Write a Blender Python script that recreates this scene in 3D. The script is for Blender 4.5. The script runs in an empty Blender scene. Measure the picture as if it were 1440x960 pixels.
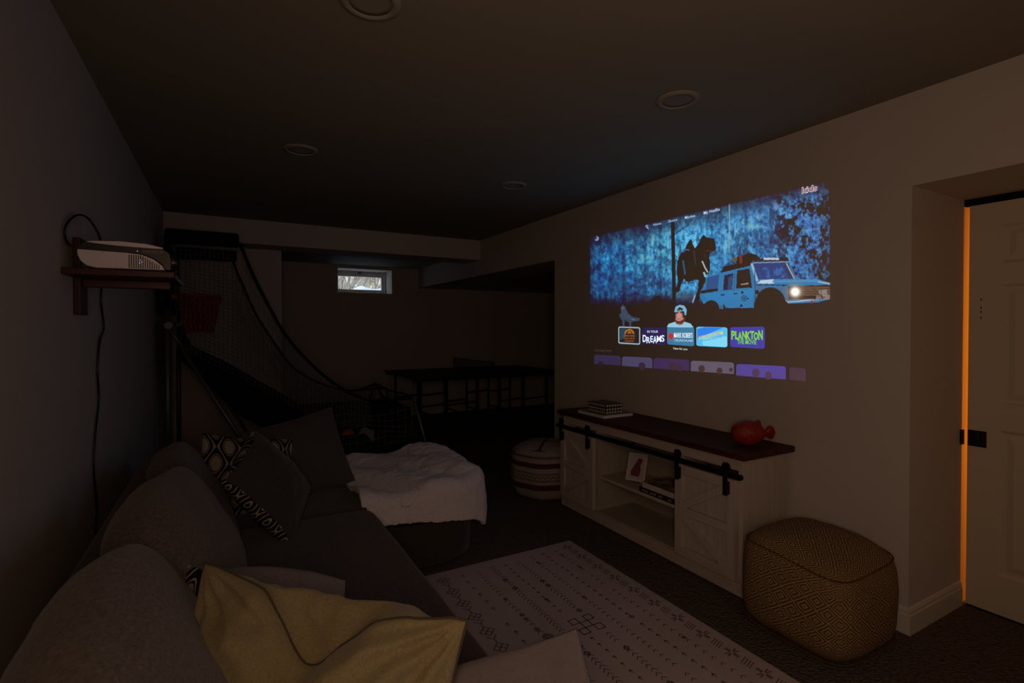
import bpy, bmesh, math, random
import numpy as np
from mathutils import Vector, Matrix, noise

scene = bpy.context.scene
COL = scene.collection
random.seed(7)
PI = math.pi
R = math.radians

# ------------------------------------------------------------------ camera
CAM_H = 1.39
FPX = 720.0
YAW, PITCH, SHIFT = 29.2, -0.7, -10.0      # degrees, degrees, pixels
cam_data = bpy.data.cameras.new('camera')
cam_data.sensor_width = 36.0
cam_data.lens = 36.0 * FPX / 1440.0
cam_data.shift_y = SHIFT / 1440.0
cam_data.clip_start = 0.02
cam = bpy.data.objects.new('camera', cam_data)
COL.objects.link(cam)
cam.location = (0, 0, CAM_H)
cam.rotation_euler = (R(90 + PITCH), 0, R(-YAW))
scene.camera = cam
CAM_M = cam.rotation_euler.to_matrix()

# ------------------------------------------------------------------ world, lights, exposure
scene.view_settings.view_transform = 'Standard'
scene.view_settings.look = 'None'
scene.view_settings.gamma = 1.0
scene.view_settings.exposure = 0.0
scene.view_settings.use_curve_mapping = False
world = bpy.data.worlds.new('winter_sky')
scene.world = world
world.use_nodes = True
bg = world.node_tree.nodes['Background']
bg.inputs[0].default_value = (0.70, 0.83, 1.0, 1)
bg.inputs[1].default_value = 1.9

def area_light(name, loc, target, sx, sy, power, color):
    d = bpy.data.lights.new(name, 'AREA')
    d.shape = 'RECTANGLE'; d.size = sx; d.size_y = sy
    d.energy = power; d.color = color
    o = bpy.data.objects.new(name, d); COL.objects.link(o)
    o.location = loc
    o.rotation_euler = (Vector(target) - Vector(loc)).to_track_quat('-Z', 'Y').to_euler()
    return o

# unseen fills added: warm beside the camera, paler from right rear, amber for the alcove
area_light('warm_fill', (-0.05, -0.12, 1.5), (2.5, 1.25, 1.28), 0.4, 0.7, 9.4, (1.0, 0.61, 0.40))
area_light('rear_fill', (1.2, -0.6, 1.3), (-0.4, 1.8, 1.0), 0.4, 0.7, 1.5, (1.0, 0.93, 0.95))
area_light('amber_fill', (2.95, -0.9, 1.2), (2.96, 1.1, 1.3), 0.3, 0.6, 0.6, (1.0, 0.30, 0.01))
# orange lamp in the closet behind the door
area_light('closet_lamp', (4.15, 0.62, 1.15), (3.3, 1.12, 1.15), 0.15, 1.6, 17.0, (1.0, 0.24, 0.003))

# ------------------------------------------------------------------ helpers
def ray(px, py):
    d = Vector(((px - 720.0) / FPX, (480.0 - py + SHIFT) / FPX, -1.0))
    return CAM_M @ d
def at_x(px, py, X):
    d = ray(px, py); t = X / d.x
    return Vector((X, d.y * t, CAM_H + d.z * t))
def at_y(px, py, Y):
    d = ray(px, py); t = Y / d.y
    return Vector((d.x * t, Y, CAM_H + d.z * t))
def at_z(px, py, Z):
    d = ray(px, py); t = (Z - CAM_H) / d.z
    return Vector((d.x * t, d.y * t, Z))

BASE = {}
def tag(o, label=None, cat=None, group=None, kind=None):
    if label: o['label'] = label
    if cat: o['category'] = cat
    if group: o['group'] = group
    if kind: o['kind'] = kind
    return o
def thing(name, loc, label=None, cat=None, group=None, kind=None):
    o = bpy.data.objects.new(name, None)
    o.empty_display_size = 0.1
    COL.objects.link(o)
    o.location = loc
    BASE[o.name] = Vector(loc)
    return tag(o, label, cat, group, kind)
def copy_tree(o, parent=None):
    c = o.copy(); COL.objects.link(c)
    if parent: c.parent = parent
    for ch in list(o.children): copy_tree(ch, c)
    return c

class MB:
    def __init__(self): self.bm = bmesh.new()
    def box(self, x0, x1, y0, y1, z0, z1, bev=0.0, seg=2):
        return self.obox(((x0+x1)/2, (y0+y1)/2, (z0+z1)/2), (abs(x1-x0), abs(y1-y0), abs(z1-z0)), None, bev, seg)
    def obox(self, c, s, rot=None, bev=0.0, seg=2):
        m = Matrix.Translation(c) @ (rot.to_4x4() if rot else Matrix()) @ Matrix.Diagonal((s[0], s[1], s[2], 1))
        g = bmesh.ops.create_cube(self.bm, size=1.0, matrix=m)
        if bev > 0:
            vs = set(g['verts'])
            es = [e for e in self.bm.edges if e.verts[0] in vs and e.verts[1] in vs]
            bmesh.ops.bevel(self.bm, geom=es, offset=bev, segments=seg, affect='EDGES', profile=0.6)
        return self
    def bar(self, p0, p1, w, t, up=(0,0,1), bev=0.0):
        p0, p1 = Vector(p0), Vector(p1); d = p1 - p0; L = d.length; d.normalize()
        up = Vector(up); s = d.cross(up).normalized(); u = s.cross(d)
        rot = Matrix((d, s, u)).transposed()
        return self.obox((p0+p1)/2, (L, w, t), rot, bev)
    def tube(self, pts, r, n=8, closed=False, cap=True):
        pts = [Vector(p) for p in pts]; N = len(pts)
        rs = r if isinstance(r, (list, tuple)) else [r]*N
        rings = []; side = None
        for i, p in enumerate(pts):
            a = pts[i-1] if (i > 0 or closed) else p
            b = pts[(i+1) % N] if (i < N-1 or closed) else p
            d = (b - a)
            if d.length < 1e-9: d = Vector((0,0,1))
            d.normalize()
            if side is None:
                side = d.cross(Vector((0,0,1)))
                if side.length < 1e-3: side = d.cross(Vector((1,0,0)))
            side = (side - d * side.dot(d)).normalized()
            up = d.cross(side)
            rings.append([self.bm.verts.new(p + (side*math.cos(2*PI*k/n) + up*math.sin(2*PI*k/n)) * rs[i]) for k in range(n)])
        M = N if closed else N-1
        for i in range(M):
            A, B = rings[i], rings[(i+1) % N]
            for k in range(n):
                self.bm.faces.new((A[k], A[(k+1)%n], B[(k+1)%n], B[k]))
        if cap and not closed and n > 2:
            self.bm.faces.new(rings[0][::-1]); self.bm.faces.new(rings[-1])
        return self
    def lathe(self, prof, c=(0,0,0), n=32, M=None):
        c = Vector(c); rings = []
        for (r, z) in prof:
            if r < 1e-6:
                v = Vector((0,0,z)); v = (M @ v if M else v) + c
                rings.append([self.bm.verts.new(v)])
            else:
                ring = []
                for k in range(n):
                    v = Vector((r*math.cos(2*PI*k/n), r*math.sin(2*PI*k/n), z)); v = (M @ v if M else v) + c
                    ring.append(self.bm.verts.new(v))
                rings.append(ring)
        for A, B in zip(rings, rings[1:]):
            if len(A) == 1 and len(B) == 1: continue
            for k in range(n):
                if len(A) == 1: self.bm.faces.new((A[0], B[k], B[(k+1)%n]))
                elif len(B) == 1: self.bm.faces.new((A[k], B[0], A[(k+1)%n]))
                else: self.bm.faces.new((A[k], A[(k+1)%n], B[(k+1)%n], B[k]))
        return self
    def prism(self, pts, off):
        """closed polygon (3-D points) extruded by the vector off"""
        off = Vector(off)
        a = [self.bm.verts.new(Vector(p)) for p in pts]
        b = [self.bm.verts.new(Vector(p) + off) for p in pts]
        n = len(pts)
        self.bm.faces.new(a[::-1]); self.bm.faces.new(b)
        for i in range(n): self.bm.faces.new((a[i], a[(i+1)%n], b[(i+1)%n], b[i]))
        return self
    def quad(self, *p):
        self.bm.faces.new([self.bm.verts.new(Vector(q)) for q in p]); return self
    def seg(self, a, b, w, z):
        """flat printed line on a horizontal surface"""
        a = Vector((a[0], a[1], 0)); b = Vector((b[0], b[1], 0)); d = (b-a)
        if d.length < 1e-6: return self
        d.normalize(); s = Vector((-d.y, d.x, 0)) * (w/2); a = a - d*w*.3; b = b + d*w*.3
        k = Vector((0,0,z))
        return self.quad(a-s+k, b-s+k, b+s+k, a+s+k)
    def sheet(self, f, nu, nv, uvscale=None, closed_u=False):
        """grid surface from f(u, v) with u, v in 0..1"""
        uvl = self.bm.loops.layers.uv.verify() if uvscale else None
        V = [[self.bm.verts.new(f(i/nu, j/nv)) for j in range(nv+1)] for i in range(nu if closed_u else nu+1)]
        for i in range(nu):
            for j in range(nv):
                i2 = (i+1) % nu if closed_u else i+1
                fc = self.bm.faces.new((V[i][j], V[i2][j], V[i2][j+1], V[i][j+1]))
                if uvl:
                    for l, (a, b) in zip(fc.loops, ((i,j),(i+1,j),(i+1,j+1),(i,j+1))):
                        l[uvl].uv = (a/nu*uvscale[0], b/nv*uvscale[1])
        return self
    def build(self, name, mat, parent=None, smooth=False, doubles=0.0, recalc=True):
        bm = self.bm
        if doubles: bmesh.ops.remove_doubles(bm, verts=bm.verts, dist=doubles)
        if recalc: bmesh.ops.recalc_face_normals(bm, faces=bm.faces)
        root = parent
        while root is not None and root.parent is not None: root = root.parent
        if root is not None:
            bmesh.ops.translate(bm, verts=bm.verts, vec=-BASE.get(root.name, Vector((0,0,0))))
        me = bpy.data.meshes.new(name)
        bm.to_mesh(me); bm.free()
        for m in (mat if isinstance(mat, (list, tuple)) else [mat]): me.materials.append(m)
        if smooth:
            me.polygons.foreach_set('use_smooth', [True]*len(me.polygons))
        o = bpy.data.objects.new(name, me); COL.objects.link(o)
        if parent is not None: o.parent = parent
        return o

def auto_smooth(o, ang=35):
    """smooth shading with sharp edges kept"""
    me = o.data
    bm = bmesh.new(); bm.from_mesh(me)
    for f in bm.faces: f.smooth = True
    for e in bm.edges:
        if len(e.link_faces) == 2 and e.calc_face_angle(0) > R(ang): e.smooth = False
    bm.to_mesh(me); bm.free()
    return o

def soft_box(sx, sy, sz, p=5.0, n=16, bulge=0.0, wr=0.0, wscale=6.0, seed=0, M=None, mb=None):
    """upholstered block: a cube grid pulled towards a super-ellipsoid, with uv in metres"""
    mb = mb or MB()
    bm = mb.bm; uvl = bm.loops.layers.uv.verify()
    half = Vector((sx/2, sy/2, sz/2)); off = Vector((seed*3.1, seed*1.7, seed*.9))
    axes = [((1,0,0),(0,1,0),(0,0,1)), ((-1,0,0),(0,-1,0),(0,0,1)), ((0,1,0),(-1,0,0),(0,0,1)),
            ((0,-1,0),(1,0,0),(0,0,1)), ((0,0,1),(1,0,0),(0,1,0)), ((0,0,-1),(1,0,0),(0,-1,0))]
    cache = {}
    def vert(q):
        key = (round(q.x, 5), round(q.y, 5), round(q.z, 5))
        if key in cache: return cache[key]
        L = (abs(q.x)**p + abs(q.y)**p + abs(q.z)**p) ** (1/p)
        d = q / L
        v = Vector((d.x*half.x, d.y*half.y, d.z*half.z))
        if bulge:
            k = (1-q.x*q.x)*(1-q.y*q.y) + (1-q.y*q.y)*(1-q.z*q.z) + (1-q.x*q.x)*(1-q.z*q.z)
            v += v.normalized() * bulge * k
        if wr:
            v += v.normalized() * wr * noise.fractal(v*wscale + off, 0.9, 2.0, 3)
        if M: v = M @ v
        cache[key] = bm.verts.new(v); return cache[key]
    def warp(a):                       # more rows near the edges
        return math.sin(a*PI/2*0.9)/math.sin(PI/2*0.9)
    for (nn, a, b) in axes:
        nn, a, b = Vector(nn), Vector(a), Vector(b)
        ha = abs(a.dot(half)); hb = abs(b.dot(half)); 
        g = [[None]*(n+1) for _ in range(n+1)]
        for i in range(n+1):
            for j in range(n+1):
                u, w = warp(-1+2*i/n), warp(-1+2*j/n)
                g[i][j] = (vert(nn + a*u + b*w), (u*ha, w*hb))
        for i in range(n):
            for j in range(n):
                q = (g[i][j], g[i+1][j], g[i+1][j+1], g[i][j+1])
                f = bm.faces.new([x[0] for x in q])
                for l, x in zip(f.loops, q): l[uvl].uv = x[1]
    return mb

def pillow(w, h, t, n=30, pinch=0.07, wr=0.006, wscale=7.0, seed=0, dip=0.0, back_bulge=0.0, power=0.5, split=0.0, mb=None):
    """throw pillow: two puffed sheets joined on a seam; faces of the back sheet use material slot 1"""
    mb = mb or MB(); bm = mb.bm; uvl = bm.loops.layers.uv.verify()
    off = Vector((seed*2.3, seed*5.1, seed))
    def pos(u, v, s):
        x = w/2*u*(1 - pinch*(1-v*v)); y = h/2*v*(1 - pinch*(1-u*u))
        e = max(0.0, (1-u*u)*(1-v*v)) ** power
        z = s*t/2*e
        k = math.exp(-(u/0.33)**2)
        if dip:
            y -= dip*k*((v+1)/2)**(2.5 if s > 0 else 9)
            z += s*(-.25*t)*k*e*max(0, v)
        if back_bulge and s < 0:
            y += back_bulge*math.exp(-((v-.62)/.42)**2)*(1-u*u)*(1-max(0,v)**6)
        p = Vector((x, y, z))
        nz = noise.fractal(Vector((x, y, s*.5))*wscale + off, 1.0, 2.0, 3)
        # folds that run in from the corners
        fold = 0
        for cx, cy in ((-1,-1),(1,-1),(-1,1),(1,1)):
            ang = math.atan2(v-cy, u-cx); dd = math.hypot(u-cx, v-cy)
            fold += math.sin(ang*14 + seed)*max(0, 1-dd/1.0)
        p.z += s*(nz*wr*2 + fold*wr*.8)*min(1, e*2.0)
        p.y += nz*wr*.7
        return p
    def wp(a): return math.sin(a*PI/2*0.85)/math.sin(PI/2*0.85)
    g = {}
    for s in (1, -1):
        for i in range(n+1):
            for j in range(n+1):
                edge = i in (0, n) or j in (0, n)
                if s < 0 and edge: g[(s,i,j)] = g[(1,i,j)]; continue
                g[(s,i,j)] = bm.verts.new(pos(wp(-1+2*i/n), wp(-1+2*j/n), s))
    for s in (1, -1):
        for i in range(n):
            for j in range(n):
                idx = ((i,j),(i+1,j),(i+1,j+1),(i,j+1))
                if s < 0: idx = idx[::-1]
                f = bm.faces.new([g[(s,a,b)] for a, b in idx])
                inset = split and (min(i, n-1-i) < split or min(j, n-1-j) < split)
                f.material_index = 1 if (s < 0 or inset) else 0
                for l, (a, b) in zip(f.loops, idx): l[uvl].uv = (wp(-1+2*a/n)*w/2, wp(-1+2*b/n)*h/2)
    seam = [g[(1,i,0)].co.copy() for i in range(n)] + [g[(1,n,j)].co.copy() for j in range(n)] + \
           [g[(1,i,n)].co.copy() for i in range(n,0,-1)] + [g[(1,0,j)].co.copy() for j in range(n,0,-1)]
    return mb, seam

def frame_matrix(c, xd, yd):
    x = Vector(xd).normalized(); y = Vector(yd); y = (y - x*y.dot(x)).normalized(); z = x.cross(y)
    m = Matrix((x, y, z)).transposed().to_4x4(); m.translation = Vector(c)
    return m

# ------------------------------------------------------------------ materials
def lin(c):
    return tuple((x/255/12.92 if x/255 <= .04045 else ((x/255+.055)/1.055)**2.4) for x in c)
class NT:
    def __init__(self, name):
        self.m = bpy.data.materials.new(name); self.m.use_nodes = True
        self.t = self.m.node_tree; self.b = self.t.nodes['Principled BSDF']
    def n(self, typ, **kw):
        x = self.t.nodes.new(typ)
        for k, v in kw.items():
            setattr(x, k, v)
        return x
    def put(self, sock, v):
        if hasattr(v, 'is_output'): self.t.links.new(v, sock)
        elif isinstance(v, (tuple, list)) and len(v) == 3 and sock.type == 'RGBA': sock.default_value = (*v, 1)
        else: sock.default_value = v
    def math(self, op, a, b=0.0, c=None):
        x = self.n('ShaderNodeMath', operation=op); self.put(x.inputs[0], a); self.put(x.inputs[1], b)
        if c is not None: self.put(x.inputs[2], c)
        return x.outputs[0]
    def mix(self, f, a, b):
        x = self.n('ShaderNodeMix', data_type='RGBA'); self.put(x.inputs[0], f); self.put(x.inputs[6], a); self.put(x.inputs[7], b)
        return x.outputs[2]
    def coord(self, which='Object'): return self.n('ShaderNodeTexCoord').outputs[which]
    def mapping(self, v, scale=(1,1,1), rot=(0,0,0)):
        x = self.n('ShaderNodeMapping'); self.put(x.inputs[0], v); x.inputs['Scale'].default_value = scale; x.inputs['Rotation'].default_value = rot
        return x.outputs[0]
    def noise(self, v, scale, detail=3.0, rough=.55):
        x = self.n('ShaderNodeTexNoise'); self.put(x.inputs['Vector'], v); x.inputs['Scale'].default_value = scale
        x.inputs['Detail'].default_value = detail; x.inputs['Roughness'].default_value = rough
        return x.outputs[0]
    def ramp(self, f, stops, interp='LINEAR'):
        x = self.n('ShaderNodeValToRGB'); self.put(x.inputs[0], f); cr = x.color_ramp; cr.interpolation = interp
        while len(cr.elements) < len(stops): cr.elements.new(.5)
        for e, (p, c) in zip(cr.elements, stops): e.position = p; e.color = (*c, 1)
        return x.outputs[0]
    def bump(self, h, strength=.3, dist=.01):
        x = self.n('ShaderNodeBump'); self.put(x.inputs['Height'], h); x.inputs['Strength'].default_value = strength; x.inputs['Distance'].default_value = dist
        self.t.links.new(x.outputs[0], self.b.inputs['Normal'])
    def fin(self, color=None, rough=.6, metal=0.0, spec=None, sheen=0.0):
        if color is not None: self.put(self.b.inputs['Base Color'], color)
        self.put(self.b.inputs['Roughness'], rough); self.b.inputs['Metallic'].default_value = metal
        if spec is not None: self.b.inputs['Specular IOR Level'].default_value = spec
        if sheen: self.b.inputs['Sheen Weight'].default_value = sheen
        return self.m
def scale3(c, k): return tuple(x*k for x in c)

def mat_plain(name, c, rough=.5, metal=0.0, var=.08, scale=12, bump=0.0, spec=None):
    k = NT(name); co = k.coord()
    f = k.noise(co, scale)
    if bump: k.bump(k.noise(co, scale*6), bump, .003)
    return k.fin(k.mix(f, scale3(c, 1-var), scale3(c, 1+var)), rough, metal, spec)
def mat_fabric(name, c, c2=None, weave=700.0, fleck=160.0, bump=.35, sheen=.15):
    k = NT(name); co = k.coord()
    c2 = c2 or scale3(c, .55)
    a = k.noise(k.mapping(co, (1, .35, 1)), fleck, 2); b = k.noise(k.mapping(co, (.35, 1, 1)), fleck*1.1, 2)
    f = k.math('MULTIPLY', k.math('ADD', a, b), .5)
    col = k.ramp(f, [(.36, c2), (.64, c)])
    big = k.noise(co, 5, 2)
    col = k.mix(k.math('MULTIPLY', big, .35), col, scale3(c, .8))
    k.bump(k.math('ADD', f, k.math('MULTIPLY', k.noise(co, weave*.5, 1), .5)), bump, .004)
    return k.fin(col, .95, 0, .1, sheen)
def mat_wood(name, c, c2, axis=1, rough=.4, spec=.3):
    k = NT(name); co = k.coord()
    s = [26, 26, 26]; s[axis] = 1.6
    f = k.noise(k.mapping(co, tuple(s)), 1.6, 5, .6)
    k.bump(f, .12, .002)
    return k.fin(k.ramp(f, [(.3, c2), (.7, c)]), rough, 0, spec)

WALLC = (0.50, 0.455, 0.41)
def wall_nodes(name, c, bump=.08):
    k = NT(name); co = k.coord()
    k.bump(k.noise(co, 90, 3), bump, .002)
    f = k.noise(co, 1.3, 2)
    return k, k.mix(f, scale3(c, .95), scale3(c, 1.05))
k, c = wall_nodes('painted_wall', WALLC); M_WALL = k.fin(c, .75, 0, .2)
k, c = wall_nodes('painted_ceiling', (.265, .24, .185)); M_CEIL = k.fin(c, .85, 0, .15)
k, c = wall_nodes('painted_trim', (.56, .53, .48), .02); M_TRIM = k.fin(c, .4, 0, .4)
k, c = wall_nodes('painted_door', (.52, .47, .36), .03); M_DOOR = k.fin(c, .45, 0, .35)
def carpet():
    k = NT('loop_carpet'); co = k.coord()
    x = k.n('ShaderNodeTexVoronoi'); k.put(x.inputs['Vector'], k.mapping(co, (1, 1.0, .1))); x.inputs['Scale'].default_value = 75
    d = x.outputs['Distance']
    f = k.noise(co, 2.2, 3)
    fl = k.noise(co, 60, 2)
    col = k.mix(fl, (.105, .085, .068), (.20, .165, .135))
    col = k.mix(k.math('MULTIPLY', d, .9), col, (.06, .048, .038))
    col = k.mix(k.math('MULTIPLY', f, .3), col, (.12, .1, .08))
    k.bump(k.math('SUBTRACT', 1.0, d), .9, .008)
    return k.fin(col, 1.0, 0, .05)
M_CARPET = carpet()
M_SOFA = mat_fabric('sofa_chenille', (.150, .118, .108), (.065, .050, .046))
M_SOFA_SHADED = mat_fabric('sofa_chenille_shaded', (.070, .050, .045), (.034, .024, .022))  # same chenille, shade on seat and frame put into the darker colour
M_OTTO = mat_fabric('ottoman_chenille', (.062, .053, .044), (.036, .030, .025))
M_OLIVE = mat_fabric('olive_linen', (.235, .20, .105), (.165, .138, .068), fleck=260, bump=.25)
M_GREY = mat_fabric('grey_linen', (.078, .070, .070), (.052, .047, .047), fleck=240)
M_DKGREY = mat_fabric('charcoal_weave', (.066, .058, .056), (.034, .030, .030), fleck=240)
def plush(name, c, scale=60):
    k = NT(name); co = k.coord()
    f = k.noise(co, scale, 5, .7); g = k.noise(co, 9, 3)
    k.bump(k.math('ADD', f, g), .8, .012)
    return k.fin(k.mix(f, scale3(c, .7), scale3(c, 1.15)), 1.0, 0, .05, .35)
M_PLUSH = plush('lilac_grey_plush', (.165, .135, .135), 120)
M_BLANKET = plush('white_fleece', (.70, .66, .68), 45)
M_BLACK = mat_plain('black_metal', (.012, .012, .012), .5, .6)
M_BLACKF = mat_plain('black_cloth', (.008, .008, .008), .95, 0, spec=.05)
M_BLACKP = mat_plain('black_plastic', (.015, .014, .016), .35)
M_STEEL = mat_plain('grey_metal', (.16, .16, .165), .5, .7)
M_WHITEP = mat_plain('white_plastic', (.82, .76, .78), .35)
M_MAHOG = mat_wood('red_stained_wood', (.085, .018, .012), (.04, .010, .008), 0)
M_MAHOGV = mat_wood('red_stained_wood_upright', (.07, .017, .012), (.034, .009, .008), 2)
M_TOP = mat_wood('dark_walnut_top', (.085, .026, .010), (.036, .011, .005), 1, .55, .15)
M_CAB = mat_wood('washed_white_wood', (.50, .45, .40), (.42, .375, .33), 2, .6, .2)
M_CABH = mat_wood('washed_white_wood_level', (.50, .45, .40), (.42, .375, .33), 1, .6, .2)
M_SHELFIN = mat_wood('cabinet_interior', (.40, .35, .30), (.34, .30, .25), 1, .7, .15)
M_RED = mat_plain('red_glaze', (.26, .013, .004), .55, 0, .1, 30)
M_REDC = mat_plain('red_plastic', (.5, .02, .01), .5)
M_ORANGE = mat_plain('orange_rubber', (.55, .07, .025), .7)
M_CORD = mat_plain('net_cord', (.16, .155, .145), .9)
M_TABLE = mat_plain('table_green', (.012, .014, .014), .6)
M_PAPER = mat_plain('white_paper', (.6, .6, .6), .8)
M_SNOW = plush('packed_snow', (.85, .9, 1.0), 12)
M_BARK = mat_plain('bare_bark', (.30, .23, .18), .9)
M_LEAF = mat_plain('yellow_leaves', (.85, .72, .28), .8, 0, .25)
def emit(name, c, s):
    m = bpy.data.materials.new(name); m.use_nodes = True; t = m.node_tree; t.nodes.clear()
    e = t.nodes.new('ShaderNodeEmission'); o = t.nodes.new('ShaderNodeOutputMaterial')
    e.inputs[0].default_value = (*c, 1); e.inputs[1].default_value = s
    t.links.new(e.outputs[0], o.inputs[0]); return m
def glass(name, rough=0.0, tint=(1,1,1)):
    k = NT(name); k.b.inputs['Transmission Weight'].default_value = 1.0; k.b.inputs['IOR'].default_value = 1.02
    return k.fin(tint, rough)
M_GLASS = glass('window_glass')

# ================================================================== THE SETTING
XL, XR = -0.49, 2.70          # left and right wall faces
YB = 7.90                     # back wall face
ZC = 2.45                     # ceiling
OPEN_Y = at_x(780, 470, XR).y     # where the right wall ends at the opening to the games room
def struct(name, mb, mat): return tag(mb.build(name, mat), kind='structure')

struct('floor', MB().box(-0.7, 5.7, -1.95, 8.35, -0.1, 0), M_CARPET)
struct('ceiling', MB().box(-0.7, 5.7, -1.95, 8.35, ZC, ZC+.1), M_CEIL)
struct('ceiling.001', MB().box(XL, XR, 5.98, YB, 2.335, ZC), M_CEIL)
struct('trim_1', MB().box(XL, XR, 5.62, 5.98, 2.215, ZC), M_WALL)                  # beam across the room
struct('wall_left', MB().box(XL-.12, XL, -1.9, 8.3, 0, ZC), M_WALL)
struct('wall_rear', MB().box(-0.6, 4.5, -1.92, -1.80, 0, ZC), M_WALL)
struct('wall_corner', MB().box(XL, 0.53, 6.05, YB, 0, 2.335), M_WALL)
struct('wall_right', MB().box(XR, XR+.12, 1.14, OPEN_Y, 0, ZC).box(XR+.12, 4.45, 1.14, 1.26, 0, ZC)
       .box(XR, 4.45, -1.85, 1.14, 2.03, ZC).box(XR, 5.65, OPEN_Y, YB, 2.03, ZC), M_WALL)
struct('wall_door', MB().box(3.22, 3.34, -1.85, .335, 0, 2.03), M_WALL)
struct('wall_closet', MB().box(4.40, 4.5, .05, 1.2, 0, 2.03).box(3.34, 4.45, .02, .10, 0, 2.03), M_WALL)
struct('wall_games', MB().box(5.55, 5.67, OPEN_Y-.1, 8.3, 0, ZC).box(XR+.12, 5.6, OPEN_Y-.12, OPEN_Y, 0, ZC), M_WALL)

# window in the back wall
w0 = at_y(475, 411.5, YB); w1 = at_y(551, 380, YB)
WX0, WX1, WZ0, WZ1 = w0.x, w1.x, w0.z, 2.285
YF = YB + .35
bw = MB()
bw.box(-0.6, WX0, YB, YF+.08, 0, ZC).box(WX1, 5.65, YB, YF+.08, 0, ZC).box(WX0, WX1, YB, YF+.08, 0, WZ0).box(WX0, WX1, YB, YF+.08, WZ1, ZC)
struct('wall_back', bw, M_WALL)
win = thing('window_1', ((WX0+WX1)/2, YF, WZ0), kind='structure')
e = .012
for (a, b, c, d) in ((WX0, WX1, WZ0, WZ0+.05), (WX0, WX1, WZ1-.05, WZ1), (WX0, WX0+.035, WZ0+.05, WZ1-.05), (WX1-.035, WX1, WZ0+.05, WZ1-.05)):
    MB().box(a, b, YF-.03, YF+.05, c, d, .004).build('frame_board', M_TRIM, win)
for (a, b, c, d) in ((WX0+.035, WX1-.035, WZ0+.05, WZ0+.085), (WX0+.035, WX1-.035, WZ1-.085, WZ1-.05), (WX0+.035, WX0+.07, WZ0+.085, WZ1-.085), (WX1-.07, WX1-.035, WZ0+.085, WZ1-.085)):
    MB().box(a, b, YF, YF+.04, c, d, .004).build('sash_board', M_TRIM, win)
MB().box(WX0+.07, WX1-.07, YF+.018, YF+.022, WZ0+.085, WZ1-.085).build('pane', M_GLASS, win)
MB().box((WX0+WX1)/2-.05, (WX0+WX1)/2+.02, YF-.045, YF-.03, WZ1-.04, WZ1-.02, .004).build('latch', M_BLACKP, win)
MB().box(WX0, WX1, YB-.004, YF-.03, WZ0-.001, WZ0+.008).build('window_sill', M_TRIM, win)

# baseboards
def baseboard(name, p0, p1, n):
    """moulded board along the wall foot from p0 to p1; n points into the room"""
    p0, p1, n = Vector(p0), Vector(p1), Vector(n)
    prof = [(0, 0), (.014, 0), (.014, .085), (.010, .095), (.011, .103), (.006, .115), (0, .12)]
    pts = [p0 + n*a + Vector((0, 0, b)) for a, b in prof]
    struct(name, MB().prism(pts, p1-p0), M_TRIM)
baseboard('baseboard_left', (XL, -1.8, 0), (XL, 6.05, 0), (1, 0, 0))
baseboard('baseboard_right', (XR, 1.14, 0), (XR, OPEN_Y, 0), (-1, 0, 0))
baseboard('baseboard_alcove', (XR-.014, 1.14, 0), (3.22, 1.14, 0), (0, -1, 0))
baseboard('baseboard_back', (.53, YB, 0), (5.55, YB, 0), (0, -1, 0))

# door at the right
door = thing('door_1', (3.22, .73, 0), kind='structure')
DY0, DY1, DZ0, DZ1, DX = .36, 1.119, .012, 1.995, 3.235
SW, MW = .118, .10
cols = [(DY0+SW, (DY0+DY1)/2-MW/2), ((DY0+DY1)/2+MW/2, DY1-SW)]
rows = [(.20, .90), (1.02, 1.60), (1.70, 1.885)]
for (a, b) in ((DY0, DY0+SW), (DY1-SW, DY1), ((DY0+DY1)/2-MW/2, (DY0+DY1)/2+MW/2)):
    MB().box(DX, DX+.035, a, b, DZ0, DZ1).build('stile', M_DOOR, door)
for (a, b) in cols:
    for (c, d) in ((DZ0, rows[0][0]), (rows[0][1], rows[1][0]), (rows[1][1], rows[2][0]), (rows[2][1], DZ1)):
        MB().box(DX, DX+.035, a, b, c, d).build('door_rail', M_DOOR, door)
    for (c, d) in rows:
        m = MB()          # raised panel: sloped moulding, recessed flat, raised field
        def ring(i, x): return [Vector((x, a+i, c+i)), Vector((x, b-i, c+i)), Vector((x, b-i, d-i)), Vector((x, a+i, d-i))]
        lv = [ring(0, DX), ring(.014, DX+.012), ring(.03, DX+.012), ring(.055, DX+.003)]
        for A, B in zip(lv, lv[1:]):
            for q in range(4): m.quad(A[q], A[(q+1)%4], B[(q+1)%4], B[q])
        m.quad(*lv[-1])
        m.box(DX+.03, DX+.034, a, b, c, d)
        m.build('panel', M_DOOR, door, doubles=1e-5)
lat = MB().box(DX-.004, DX, DY1-.075, DY1-.002, .805, .885, .002).build('latch_plate', M_BLACK, door)
MB().box(DX-.016, DX-.004, DY1-.050, DY1-.030, .81, .88, .003).build('latch_bolt', M_BLACK, lat)
MB().box(DX-.03, DX-.005, 1.128, 1.1395, .808, .882, .003).build('strike_plate', M_BLACK, door)
MB().box(DX-.004, DX+.03, DY0-.02, 1.139, DZ1+.002, 2.028).build('weatherstrip', M_BLACKF, door)
for z in (1.53, 1.49, 1.47, 1.44):
    MB().box(DX-.001, DX, DY1-.05, DY1-.046, z-.006, z+.006).build('screw_hole', M_BLACKP, door)
# dark sweep closing the joint below the door
MB().box(DX+.005, DX+.03, DY0, DY1, 0.001, DZ0).build('door_sweep', M_BLACKF, door)

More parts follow.
